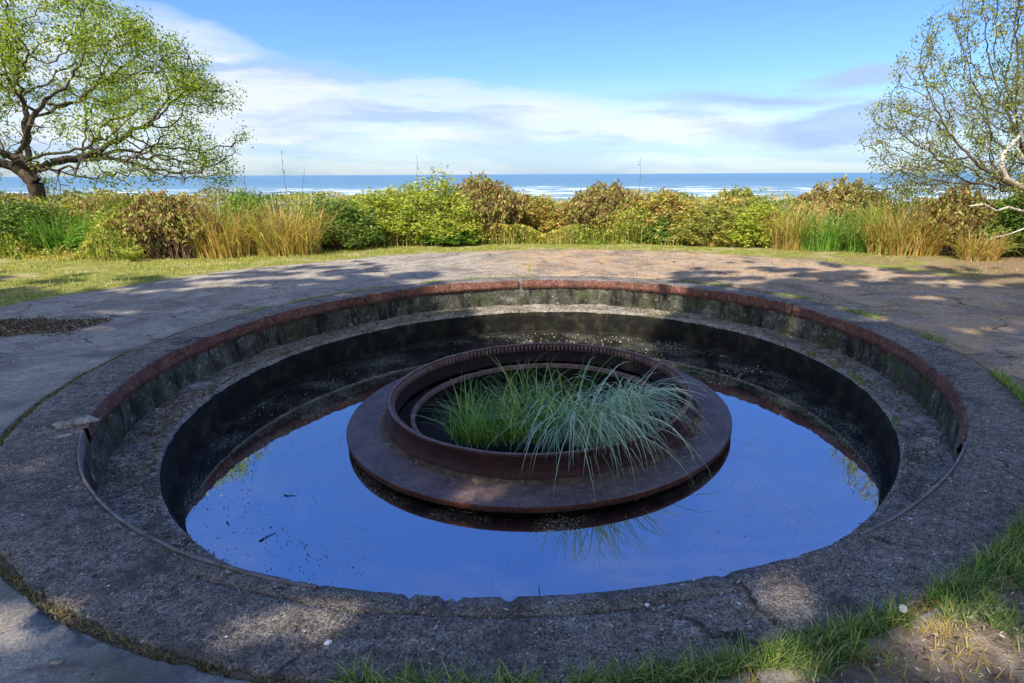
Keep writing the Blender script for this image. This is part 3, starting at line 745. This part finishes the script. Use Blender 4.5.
def shade_p(x, y):
    """chance that the canopy is closed above this ground point"""
    # project back to the photo column to find the canopy's edge
    dz = -CAMH; dc = y*math.cos(PITCH)-dz*math.sin(PITCH)
    if dc < .3: return .9
    du = y*math.sin(PITCH)+dz*math.cos(PITCH)
    px = 574+F_PX*x/dc; py = 367.9-F_PX*du/dc
    e = np.interp(px, ex, ey)+7*nz(x*1.3, y*1.3, 2)+5*nz(x*4, y*4, 5)
    if py < e: return 1.0 if (py > e-17 and (px > 640 or px < 480) and nz(x*.9+y*.5, y*3.0-x*.8, 7) > .10) else 0.0
    for a, b, rx, ry in LIT:
        k = math.hypot((x-a)/rx, (y-b)/ry)
        if k < 1.0+.25*nz(x*9, y*9): return 0.0
    return 1.0 if nz(x*2.2, y*2.2, 9) < .50 else .45
r = np.random.default_rng(40)
Cs = []; GX = 0
while len(Cs) < 60000:
    x, y = r.uniform(-15, 14), r.uniform(-6, 12.5)
    if y > .3 and r.random() > shade_p(x, y): continue
    if y <= .3 and r.random() > .55: continue
    z = 12.6+2.2*nz(x*.4, y*.4, 3)+r.uniform(-1.4, 2.4)
    Cs.append((x+SDIR.x/SDIR.z*z, y+SDIR.y/SDIR.z*z, z))
Cs = np.array(Cs)
spots = [(-17, -9.0), (-9.5, -6.5), (-4.0, -10.0), (2.2, -7.0), (8.5, -8.5)]
labs = ['tall leafy tree outside the view, leftmost of the row behind the viewer', 'tall leafy tree outside the view, second from the left behind the viewer', 'tall leafy tree outside the view, in the middle of the row behind the viewer', 'tall leafy tree outside the view, second from the right behind the viewer', 'tall leafy tree outside the view, rightmost of the row behind the viewer']
dd = np.stack([np.hypot(Cs[:, 0]-a, Cs[:, 1]-b) for a, b in spots], 1); who = dd.argmin(1)
for i, (a, b) in enumerate(spots):
    mine = Cs[who == i]-np.array([a, b, 0])
    if len(mine) < 50: continue
    att = mine[r.integers(0, len(mine), 330)]-np.array([0, 0, .15])
    trk = [(.05*nz(k, i), .05*nz(i, k), -.1+.5*k) for k in range(17)]
    tree('shade_tree', labs[i], (a, b, 0), att, trk, .5, 5, .8, .014, .26, M['leaf_shade'], M['bark'], 10, .36, 60+i, .1, 0.0, .08, extra_leaf=mine, group='trees behind the viewer', aspect=.75)

# ---------------------------------------------------------------- hedge plants
def shrub_meshes(style, seed, nst=70, per=34, leaf=.075):
    """unit shrub: width 1 (radius .5), height 1"""
    r = np.random.default_rng(seed)
    an = r.uniform(0, 2*np.pi, nst); out = r.random(nst)**.6
    if style == 'spiky':
        top = np.stack([np.cos(an)*out*.47, np.sin(an)*out*.42, (1.0-.45*out**2)*r.uniform(.78, 1.08, nst)], 1)
        root = top*np.array([.55, .55, 0])
    else:
        lum = 1+.25*np.array([nz(math.cos(a)*1.5+seed, math.sin(a)*1.5, o*2) for a, o in zip(an, out)])
        el = np.arccos(np.clip(r.random(nst), 0, 1))
        top = np.stack([np.cos(an)*np.sin(el)*.5*lum, np.sin(an)*np.sin(el)*.46*lum, .12+.86*np.cos(el)*lum*r.uniform(.82, 1.06, nst)], 1)
        root = top*np.array([.25, .25, 0])
    bend = r.normal(0, .05, (nst, 3)); bend[:, 2] = 0
    def at(t): t = t[:, None]; return root[ii]*(1-t)+top[ii]*t+bend[ii]*np.sin(t*np.pi)+np.array([0, 0, .12])*np.sin(t*np.pi)
    S = []
    for k in range(4):
        ii = np.arange(nst); a, b = at(np.full(nst, k/4)), at(np.full(nst, (k+1)/4))
        S.append(np.concatenate([a, b, np.full((nst, 1), .007*(1-k/4.6)), np.full((nst, 1), .007*(1-(k+1)/4.6))], 1))
    sv, sf, _ = tubes(np.concatenate(S), 3)
    ii = np.repeat(np.arange(nst), per); t = r.random(nst*per)**.6*(.72 if style != 'spiky' else .8)+(.28 if style != 'spiky' else .2)
    C = at(t)+r.normal(0, .035 if style != 'spiky' else .018, (len(ii), 3))
    C = C[C[:, 2] > .01]
    ax = None
    if style == 'spiky': ax = np.tile([0, 0, 1.3], (len(C), 1))
    lv, lf, lr = leaves(C, leaf, .2, .5 if style != 'spiky' else .34, axis=ax, seed=seed, rs=np.clip(r.random(len(C))*.75+.25*r.random(nst)[ii[:len(C)]], 0, 1))
    return mesh('stems', sv, sf), mesh('foliage', lv, lf, False, lr)
def clump_mesh(seed, n=420, w=.02, flop=1.3):
    r = np.random.default_rng(seed); an = r.uniform(0, 2*np.pi, n); rr = .40*np.sqrt(r.random(n))
    root = np.stack([rr*np.cos(an), rr*np.sin(an), np.zeros(n)], 1); hd = an+r.normal(0, .9, n)
    v, f, q = blades(root, np.stack([np.cos(hd), np.sin(hd)], 1), r.uniform(.5, 1.15, n), r.uniform(.6, 1.3, n)*w, r.uniform(0, .25, n), np.where(r.random(n) < .35, r.uniform(1.2, 2.6, n), r.uniform(.2, flop*.8, n)), 5, seed)
    return mesh('blades', v, f, False, q)
def fern_mesh(seed, nf=13):
    r = np.random.default_rng(seed); C = []; AX = []; S = []
    for k in range(nf):
        a = 2*math.pi*k/nf+r.normal(0, .2); L_ = r.uniform(.7, 1.05); p = np.zeros(3); th = r.uniform(.1, .4)
        for s in range(16):
            th += .075; d = np.array([math.cos(a)*math.sin(th), math.sin(a)*math.sin(th), math.cos(th)])*L_/16; q = p+d
            S.append((*p, *q, .006, .005)); sd = np.array([-math.sin(a), math.cos(a), -.15]); ll = .20*math.sin(math.pi*min(1, (s+2)/18))+.01
            for sg in (-1, 1): C.append(q+sd*sg*ll*.5); AX.append((sd*sg)*3.5+d*6)
            p = q
    C = np.array(C); sv, sf, _ = tubes(S, 3); lv, lf, lr = leaves(C, .17, 0, .24, axis=np.array(AX), seed=seed)
    return mesh('rachis', sv, sf), mesh('fronds', lv, lf, False, lr)
PX_M = lambda Y: F_PX/(Y*math.cos(PITCH)+1.2*math.sin(PITCH))
cnt = 0
def place(kind, mat, px, base, top, wpx, label, seed, back=0.0, cat_=None, leaf=.075, dens=1.0):
    q = P(px, base); Y0 = q[1]; w = wpx/PX_M(Y0)
    dep = min(w*.8, 1.3); Y = Y0+dep*.42+back; c = P(px, top, Y=Y); x, h = c[0], max(c[2], .15)
    wr = wpx/PX_M(Y)
    z0 = terrain(x, Y)-.02; h = h-z0
    loc = (x, Y, z0); nm = {'shrub': 'leafy_shrub', 'spiky': 'upright_shrub', 'grass': 'grass_clump', 'fern': 'fern'}[kind]
    t = empty(nm, loc, label, cat_ or {'shrub': 'shrub', 'spiky': 'shrub', 'grass': 'grass clump', 'fern': 'fern'}[kind])
    sc = (wr*1.32, dep*1.15, h)
    lf = leaf/((wr+h+dep)/3)
    if kind in ('shrub', 'spiky'):
        nst = int(np.clip(60*(wr*h)*dens+40, 50, 190)); s_, f_ = shrub_meshes(kind, seed, nst, int(38*dens), lf)
        link('stems', s_, M['stem'], t, scale=sc); link('foliage', f_, mat, t, scale=sc)
    elif kind == 'grass':
        f_ = clump_mesh(seed, int(520*max(.7, wr)), .020/max(.5, h)*1.0, 1.7); link('blades', f_, mat, t, scale=(wr*1.1, dep, h))
    else:
        a_, f_ = fern_mesh(seed); s = max(h, wr*.5); link('rachis', a_, M['stem'], t, scale=(s, s, s)); link('fronds', f_, mat, t, scale=(s, s, s))
    return t
L = M
plants = [
 ('shrub', L['leaf_dark'], 10, 257, 196, 95, 'dark green shrub at the far left end of the hedge', 1),
 ('grass', L['grass_green'], 52, 257, 206, 60, 'green long grass clump in front of the spreading tree trunk', 2),
 ('shrub', L['leaf_bright'], 103, 258, 218, 62, 'low fresh green shrub between green grass and the rust brown shrub', 3),
 ('shrub', L['leaf_olive'], 105, 250, 190, 110, 'olive shrub just right of the spreading tree trunk, behind the low fresh green one', 4),
 ('spiky', L['leaf_rust'], 160, 261, 192, 85, 'rust brown shrub nearest the paving at the left, with a yellow fern at its foot', 5),
 ('fern', L['leaf_yellow'], 127, 264, 238, 46, 'small yellow green fern at the foot of the rust brown shrub', 6),
 ('grass', L['grass_dry'], 213, 259, 195, 66, 'tall straw coloured grass clump just right of the rust brown shrub', 7),
 ('shrub', L['leaf_bright'], 242, 254, 190, 46, 'narrow shrub with fresh green leaf tops standing among the straw grass', 8),
 ('grass', L['grass_dry'], 280, 257, 196, 72, 'wide straw grass clump between the narrow fresh green shrub and a dark green one', 9),
 ('shrub', L['leaf_dark'], 328, 252, 196, 66, 'dark green shrub between straw grass and the yellow green shrubs', 10),
 ('shrub', L['leaf_yellow'], 372, 248, 190, 84, 'lower yellow green shrub, left of the tallest one', 11),
 ('shrub', L['leaf_yellow'], 426, 247, 174, 92, 'tallest yellow green shrub near the middle of the hedge', 12),
 ('shrub', L['leaf_bright'], 447, 247, 222, 44, 'small fresh green shrub at the foot of the tallest yellow green one', 13),
 ('spiky', L['leaf_rust'], 482, 245, 177, 72, 'reddish brown upright shrub just left of the gap that shows the surf', 14),
 ('shrub', L['leaf_amber'], 532, 240, 193, 58, 'amber shrub set back in the gap between the two reddish brown shrubs', 15),
 ('spiky', L['leaf_rust'], 606, 243, 183, 76, 'dark reddish brown shrub just right of the gap that shows the surf', 16),
 ('shrub', L['leaf_amber'], 662, 244, 191, 78, 'amber shrub with a low green shrub at its foot, right of the gap', 17),
 ('shrub', L['leaf_dark'], 664, 245, 219, 52, 'low dark green shrub at the foot of the amber one', 18),
 ('spiky', L['leaf_olive'], 738, 240, 189, 58, 'brown tipped shrub showing above the olive ones, right of the middle', 19),
 ('shrub', L['leaf_olive'], 715, 247, 203, 66, 'olive green shrub, left one of two in front of the brown tipped shrub', 20),
 ('shrub', L['leaf_yellow'], 760, 248, 204, 60, 'pale yellow green shrub, right one of two in front of the brown tipped shrub', 21),
 ('grass', L['grass_dry'], 796, 250, 200, 56, 'straw coloured grass clump just left of the bright green grass', 22),
 ('spiky', L['leaf_rust'], 846, 243, 179, 86, 'brown upright shrub rising behind the two bright green grass clumps', 23),
 ('grass', L['grass_green'], 828, 252, 206, 46, 'bright green grass clump, left of two below the brown upright shrub', 24),
 ('grass', L['grass_green'], 872, 253, 197, 40, 'bright green grass clump, right of two below the brown upright shrub', 25),
 ('grass', L['grass_dry'], 912, 257, 196, 80, 'broad straw yellow grass clump near the twiggy tree', 26),
 ('spiky', L['leaf_rust'], 962, 257, 191, 70, 'brown shrub under the left reach of the twiggy tree', 27),
 ('grass', L['grass_dry'], 985, 262, 226, 44, 'short straw grass tuft at the right end of the hedge', 28),
 ('shrub', L['leaf_dark'], 1022, 258, 196, 80, 'dark shrub below the bleached limbs of the twiggy tree', 29),
]
for pl_ in plants: place(*pl_, leaf=.062 if pl_[0] == 'shrub' else .085, dens=1.5)
# the thicket behind, one mass of leaves and stalks
r = np.random.default_rng(77)
n = 150000
th = np.radians(r.uniform(2, 178, n)); rr = 9.3+r.random(n)**1.3*4.2
X = PC[0]+rr*np.cos(th)*1.0; Y = PC[1]+rr*np.sin(th)
xs = r.uniform(-24, 19, n); yb = np.interp(xs, [-24, -13, -9.5, -6.4, -3.8, -1, 3, 7, 10, 19], [13.5, 13.0, 12.6, 14.1, 14.9, 15.3, 14.7, 13.6, 12.4, 12.4])
Y = yb+r.random(n)*3.2; X = xs
low = r.random(n) < .42; Y = np.where(low, yb-1.15+r.random(n)*1.15, Y)
hh = np.array([(1.02+.35*nz(x*.6, y*.6, 4)+.14*nz(x*2.4, y*2.4, 6)) for x, y in zip(X, Y)])
hh = hh+.12*(X < -4)
hh = np.where(low, hh*.50*np.clip(np.array([.9+1.9*nz(x*1.1, 3.3, y*.8) for x, y in zip(X, Y)]), .12, 1.7)*(.6+.5*(Y-yb+1.15)), hh-np.exp(-((X-(-.1))/1.0)**2)*.15)
Z = hh*(1-r.random(n)**2.2*.9)
C = np.stack([X, Y, Z], 1)
ax = np.tile([0, 0, .5], (n, 1))
tone = np.array([.5+.9*nz(x*.5, y*.5, 1) for x in X for y in [0]]) if False else np.clip(.5+.8*np.array([nz(x*.7, y*.7, 1) for x, y in zip(X, Y)])+r.normal(0, .22, n), 0, 1)
v, f, q = leaves(C, .075, .3, .45, axis=ax, seed=78, rs=tone)
nb = 26000; ib = r.integers(0, n, nb); root = np.stack([X[ib], Y[ib], np.zeros(nb)], 1); ha = r.uniform(0, 6.28, nb)
v2, f2, q2 = blades(root, np.stack([np.cos(ha), np.sin(ha)], 1), hh[ib]*r.uniform(.8, 1.18, nb), .018, r.uniform(0, .2, nb), r.uniform(.1, .8, nb), 3, 79)
m, g = material('mixed thicket leaves')
M['thicket'] = m_leaf('mixed thicket foliage', [(0, (.06, .12, .02)), (.3, (.20, .30, .045)), (.55, (.38, .42, .07)), (.72, (.50, .42, .14)), (.85, (.34, .19, .07)), (1, (.52, .42, .20))])
v, f, q = cat([(v, f, q), (v2, f2, q2)])
tag(link('undergrowth', mesh('undergrowth', v, f, False, q), M['thicket']), kind='stuff')

# thin weed stalks sticking up out of the hedge
def stalk(px, base, top, Y, lean, label, seed, lv=10):
    r = np.random.default_rng(seed); a = P(px, base, Y=Y); a[2] = 0; b = P(px+lean, top, Y=Y)
    pts = [a+(b-a)*t+np.array([.03*math.sin(t*5+seed), .02*math.cos(t*4), 0]) for t in np.linspace(0, 1, 8)]
    t = empty('weed_stalk', tuple(a), label, 'weed')
    V_, F_ = path_tube([p-a for p in pts], list(np.linspace(.009, .003, 8)), 4)
    link('stem', mesh('stem', V_, F_), M['stem'], t)
    C = np.array([pts[0]+(pts[-1]-pts[0])*s-a+r.normal(0, .03, 3) for s in r.uniform(.55, 1.0, lv)])
    v, f, q = leaves(C, .06, .8, .35, seed=seed); link('foliage', mesh('foliage', v, f, False, q), M['leaf_olive'], t)
stalk(288, 205, 150, 14.3, -6, 'tall thin bare weed stalk, leftmost of three above the left half of the hedge', 1, 12)
stalk(296, 205, 168, 14.4, 8, 'tall thin weed stalk leaning right beside the leftmost one', 2, 9)
stalk(240, 205, 165, 14.4, 4, 'leafy weed stalk above the narrow fresh green shrub', 5, 22)
stalk(414, 205, 156, 14.8, 2, 'thin weed stalk above the tallest yellow green shrub', 3, 16)
stalk(637, 205, 157, 14.6, 3, 'single thin weed stalk standing against the sea right of the dark reddish shrub', 4, 14)

# ---------------------------------------------------------------- grasses on the ground
r = np.random.default_rng(90)
def turf(name, n, sampler, L_, w, mat, seed, seg=3, a0=(0, .5), a1=(.5, 1.7)):
    pts = sampler(n); k = len(pts); ha = r.uniform(0, 2*np.pi, k)
    v, f, q = blades(pts, np.stack([np.cos(ha), np.sin(ha)], 1), r.uniform(*L_, k), r.uniform(.6, 1.3, k)*w, r.uniform(*a0, k), r.uniform(*a1, k), seg, seed)
    return tag(link(name, mesh(name, v, f, False, q), mat), kind='stuff')
def s_lawn(n):
    x = r.uniform(-15, 9.5, n); y = r.uniform(7, 15.5, n); rd = np.hypot(x-PC[0], y-PC[1])
    yb = np.interp(x, [-24, -13, -9.5, -6.4, -3.8, -1, 3, 7, 10, 19], [13.2, 12.6, 12.2, 13.7, 14.5, 14.9, 14.3, 13.2, 12.0, 12])
    nn = np.array([nz(a*.9, b*.9, 6) for a, b in zip(x, y)])
    dens = np.where(x > 2, .35, 1.0)
    inner = 7.62+.25*nn
    k = (rd > inner) & (y < yb+.3) & (nn > -.28+np.where(x > 3, .25, 0)) & (r.random(n) < dens)
    x, y = x[k], y[k]; return np.stack([x, y, [terrain(a, b)-.005 for a, b in zip(x, y)]], 1)
turf('grass', 95000, s_lawn, (.03, .09), .009, M['lawn'], 91, 2, (0, .7), (.4, 1.5))
def ringpts(th0, th1, r0, r1, n, gate=None, z=0.0):
    th = np.radians(r.uniform(th0, th1, n)); rr = r0+(r1-r0)*r.random(n)**1.5
    x = PC[0]+rr*np.cos(th); y = PC[1]+rr*np.sin(th)
    if gate is not None:
        k = np.array([gate(math.degrees(t), q, a, b) for t, q, a, b in zip(th, rr, x, y)]); x, y = x[k], y[k]
    return np.stack([x, y, np.full(len(x), z)], 1)
# thick grass band round the apron's edge, lower right
def band_w(d): return float(np.interp(d, [-97, -88, -82, -76, -66, -55, -45, -33, -20], [.0, .008, .03, .08, .14, .17, .19, .16, .04]))
def gate1(d, q, a, b): return (q-4.06) < band_w(d)*(1.05+1.9*nz(a*4, b*4, 3)+.9*nz(a*13, b*13, 3)) and nz(a*7, b*7, 8) > -.30
turf('verge_grass', 30000, lambda n: ringpts(-97, -14, 4.04, 4.46, n, gate1, -.015), (.03, .13), .0046, M['verge'], 92, 5, (0, .6), (.7, 2.1))
def gate2(d, q, a, b): return nz(a*4, b*4, 1) > .02
turf('verge_grass', 14000, lambda n: ringpts(-90, -25, 4.15, 5.1, n, gate2, .0), (.02, .09), .0038, M['grass_dry'], 93, 3, (.2, 1.2), (.8, 1.8))
# moss and roots in the joint all round
turf('moss', 60000, lambda n: ringpts(-180, 180, 4.030, 4.135, n, lambda d, q, a, b: (nz(a*3, b*3, 2) > -.35 or d < -20) and abs(q-4.08+.012*nz(a*3, b*3, 6)) < .020+.022*nz(a*9, b*9, 5) and (d < -25 or abs(d) > 160 or nz(a*1.3, b*1.3, 3) > .1), -.012), (.008, .026), .006, M['moss'], 94, 2, (0, 1), (.3, 1.6))
# green growth in the joint further round
turf('joint_grass', 9000, lambda n: ringpts(0, 60, 4.04, 4.22, n, lambda d, q, a, b: nz(a*2, b*2, 12) > -.05+.3*(q-4.04)/.2, -.01), (.02, .055), .005, M['verge'], 95, 3, (0, .9), (.6, 1.8))
turf('joint_grass', 7000, lambda n: ringpts(95, 165, 4.03, 4.2, n, lambda d, q, a, b: nz(a*2, b*2, 14) > .02+.3*(q-4.04)/.2, -.01), (.015, .05), .005, M['verge'], 96, 3, (0, .9), (.6, 1.8))
a_, b_ = P(527, 250), P(530, 277); n_ = 900; tt = r.random(n_); jp = a_[None]+(b_-a_)[None]*tt[:, None]+np.c_[r.normal(0, .022, n_), r.normal(0, .02, n_), np.zeros(n_)]
turf('joint_grass', n_, lambda n: jp[[nz(p[0]*3, p[1]*3, 8) > -.2 for p in jp]], (.01, .035), .006, M['lawn'], 98, 2)
# wall moss / tufts hanging on the ledge edge, right
turf('joint_grass', 1600, lambda n: ringpts(-20, 20, 3.28, 3.36, n, lambda d, q, a, b: nz(a*3, b*3, 1) > .1, -.41), (.02, .06), .004, M['verge'], 97, 3, (0, .9), (.6, 1.8))

# ---------------------------------------------------------------- litter, pebbles
def rocks(n, pts, size, seed):
    rr = np.random.default_rng(seed); base = np.array([(1, 0, 0), (-1, 0, 0), (0, 1, 0), (0, -1, 0), (0, 0, 1), (0, 0, -1)], float)
    fc = np.array([(0, 2, 4), (2, 1, 4), (1, 3, 4), (3, 0, 4), (2, 0, 5), (1, 2, 5), (3, 1, 5), (0, 3, 5)])
    k = len(pts); s = rr.uniform(*size, k)[:, None, None]*rr.uniform(.5, 1.2, (k, 1, 3))*np.array([1, 1, .6]); V_ = base[None]*s*rr.uniform(.8, 1.2, (k, 6, 1))
    a = rr.uniform(0, 6.28, k); c, s_ = np.cos(a), np.sin(a); x = V_[..., 0]*c[:, None]-V_[..., 1]*s_[:, None]; y = V_[..., 0]*s_[:, None]+V_[..., 1]*c[:, None]
    V_ = np.stack([x, y, V_[..., 2]], -1)+pts[:, None, :]
    return V_.reshape(-1, 3), (fc[None]+(np.arange(k)*6)[:, None, None]).reshape(-1, 3)
pts = ringpts(-178, -5, 3.66, 4.04, 15000, lambda d, q, a, b: nz(a*5, b*5) > -.25, .005)
v, f = rocks(0, pts, (.0012, .0055), 5); tag(link('gravel', mesh('gravel', v, f, rnd=np.repeat(rng.random(len(pts)), 6)), M['pebble']), kind='stuff')
pts = ringpts(-150, 180, 4.15, 6.8, 4500, lambda d, q, a, b: b > .9 and nz(a*2, b*2) > -.1, .005)
v, f = rocks(0, pts, (.002, .010), 6); tag(link('gravel', mesh('gravel', v, f), M['stone']), kind='stuff')
def litter(name, pts, size, asp, seed):
    n = len(pts); ax = np.random.default_rng(seed).normal(size=(n, 3)); ax[:, 2] *= .15; ax *= 2.5
    v, f, q = leaves(pts, size, 0, asp, axis=ax, seed=seed); return tag(link(name, mesh(name, v, f, False, q), M['litter']), kind='stuff')
p1 = ringpts(-179, 181, 3.31, 3.62, 9000, lambda d, q, a, b: nz(a*2.2, b*2.2, 3)+(.25 if abs(d) > 120 else 0) > .05, -.392)
litter('leaf_litter', p1, .034, .20, 101)
litter('leaf_litter', ringpts(110, 215, 3.31, 3.60, 6000, lambda d, q, a, b: nz(a*3, b*3, 9) > -.1, -.385), .045, .10, 112)
litter('leaf_litter', ringpts(-179, 181, 3.30, 3.62, 3500, None, -.395), .022, .5, 102)
litter('leaf_litter', ringpts(-179, -1, 3.66, 4.04, 2600, lambda d, q, a, b: nz(a*4, b*4, 5) > 0, .010), .022, .2, 103)
litter('leaf_litter', ringpts(-10, 190, 4.2, 7.4, 5000, lambda d, q, a, b: nz(a*1.2, b*1.2, 5)+.1*(a > 3) > .05, .012), .032, .3, 104)
q = P(22, 328); n_ = 5200; aa = r.uniform(0, 6.28, n_); r2 = np.sqrt(r.random(n_))
mp = np.stack([q[0]+np.cos(aa)*r2*.95, q[1]+np.sin(aa)*r2*.62, .012+.03*(1-r2)], 1); mp = mp[[nz(a*2, b*2, 4)+.9*(1-c)+r.normal(0, .15) > .25 for a, b, c in zip(mp[:, 0], mp[:, 1], r2)]]
tag(link('mulch', mesh('mulch', *(lambda t_: (t_[0], t_[1], False, t_[2]*.7))(leaves(mp, .045, .1, .45, seed=111))), M['litter']), kind='stuff')
litter('leaf_litter', ringpts(-95, -20, 4.2, 5.0, 3000, None, .03), .025, .25, 105)
litter('leaf_litter', ringpts(-50, 25, 1.60, 1.88, 1500, lambda d, q, a, b: nz(a*5, b*5, 7) > -.1, -.652), .018, .3, 109)
litter('leaf_litter', ringpts(-179, 180, 1.60, 1.9, 350, None, -.652), .016, .25, 110)
litter('floating_litter', ringpts(-179, 181, 2.0, 3.2, 2600, lambda d, q, a, b: nz(a*1.6, b*1.6, 2) > .12, wz+.004), .010, .5, 106)
litter('floating_litter', ringpts(150, 250, 2.7, 3.2, 500, None, wz+.004), .014, .5, 107)
litter('floating_litter', ringpts(20, 120, 2.2, 3.2, 1300, lambda d, q, a, b: nz(a*1.6, b*1.6, 6) > -.1, wz+.004), .025, .5, 108)

def rock(name, label, cat_, px, py, z, s, mat, seed, sq=(1, 1, .5), rz=0.0, group=None):
    import bmesh
    q = P(px, py, z); bm = bmesh.new(); bmesh.ops.create_icosphere(bm, subdivisions=3, radius=1)
    for v_ in bm.verts:
        k = 1+.35*mn.noise(v_.co*1.3+Vector((seed, 0, 0)))+.12*mn.noise(v_.co*4+Vector((seed, 3, 0)))
        v_.co = Vector((v_.co.x*k*s*sq[0], v_.co.y*k*s*sq[1], v_.co.z*k*s*sq[2]))
    me = bpy.data.meshes.new(name); bm.to_mesh(me); bm.free()
    me.polygons.foreach_set('use_smooth', [False]*len(me.polygons))
    o = link(name, me, mat, loc=(q[0], q[1], z+s*sq[2]*.4), rz=rz); return tag(o, label, cat_, group)
rock('concrete_chunk', 'flat broken slab of concrete lying against the rusty rim at the left', 'concrete chunk', 76, 424, 0, .085, M['stone'], 3, (1.5, .7, .35), .7)
rock('concrete_chunk', 'small pale flake of concrete on the left of the paving near the broken slab', 'concrete chunk', 60, 437, 0, .04, M['stone'], 8, (1.6, .8, .3), .4)
rock('pebble', 'white pebble on the near apron right of the left sunlit patch', 'pebble', 328, 643, 0, .012, M['clock'], 5)
rock('pebble', 'small white pebble on the lip just above the near apron, right of centre', 'pebble', 647, 605, 0, .009, M['clock'], 6)
rock('pebble', 'grey pebble on the near apron, left of the left sunlit patch', 'pebble', 161, 612, 0, .011, M['stone'], 9)
rock('pebble', 'pale pebble lying outside the mossy joint at the lower left', 'pebble', 56, 662, 0, .018, M['stone'], 12, (1.6, .7, .5))
rock('pebble', 'dark pebble on the apron at the left, beside the mossy joint', 'pebble', 95, 577, 0, .014, M['twig'], 14)

# dandelion clock in the verge
q = P(903, 609, .06); dt = empty('dandelion', (q[0], q[1], 0), 'white dandelion seed head standing in the grass at the lower right', 'dandelion')
V_, F_ = path_tube([(0, 0, -.01), (.002, 0, .03), (0, .002, .058)], [.0018, .0016, .0014], 6); link('stalk', mesh('stalk', V_, F_), M['verge'], dt)
rr = np.random.default_rng(3); n = 420; d = rr.normal(size=(n, 3)); d /= np.linalg.norm(d, axis=1)[:, None]; c = np.array([0, 0, .062])
S = np.concatenate([np.tile(c, (n, 1)), c+d*.0125, np.full((n, 1), .0003), np.full((n, 1), .0003)], 1); a_ = tubes(S, 3); b_ = leaves(c+d*.0125, .006, 0, .8, seed=4)
v, f, _ = cat([a_, b_]); link('seed_head', mesh('seed_head', v, f), M['clock'], dt)

# floating twigs and a leaf
def twig(px, py, pts, rad, label, name='floating_twig', cat_='twig', seed=1):
    q = P(px, py, wz); r_ = np.random.default_rng(seed); ctrl = np.array(pts, float); t = np.linspace(0, len(ctrl)-1, 12)
    path = np.stack([np.interp(t, range(len(ctrl)), ctrl[:, k]) for k in range(3)], 1)+np.c_[r_.normal(0, .003, (12, 2)), np.zeros(12)]
    V_, F_ = path_tube(path, [rad*(1.05-.75*i/11)*r_.uniform(.7, 1.2) for i in range(12)], 6)
    tag(link(name, mesh(name, V_, F_, True), M['twig'], loc=(q[0], q[1], wz+.003)), label, cat_)
twig(267, 537, [(-.03, -.05, 0), (-.005, -.015, .004), (.01, .01, .002), (.035, .045, 0)], .0055, 'dark curled twig floating in the left of the water')
twig(228, 524, [(-.02, .02, 0), (0, 0, .002), (.02, -.015, 0)], .005, 'small dark twig floating nearest the left edge of the water')
twig(290, 496, [(-.05, .01, 0), (-.01, -.006, .003), (.02, .008, 0), (.05, -.004, 0)], .0045, 'short dark stick floating flat, left of the gun mount')
twig(539, 592, [(0, 0, -.01), (.002, 0, .02), (.0, .0, .05)], .004, 'short dark stick poking upright out of the near water')
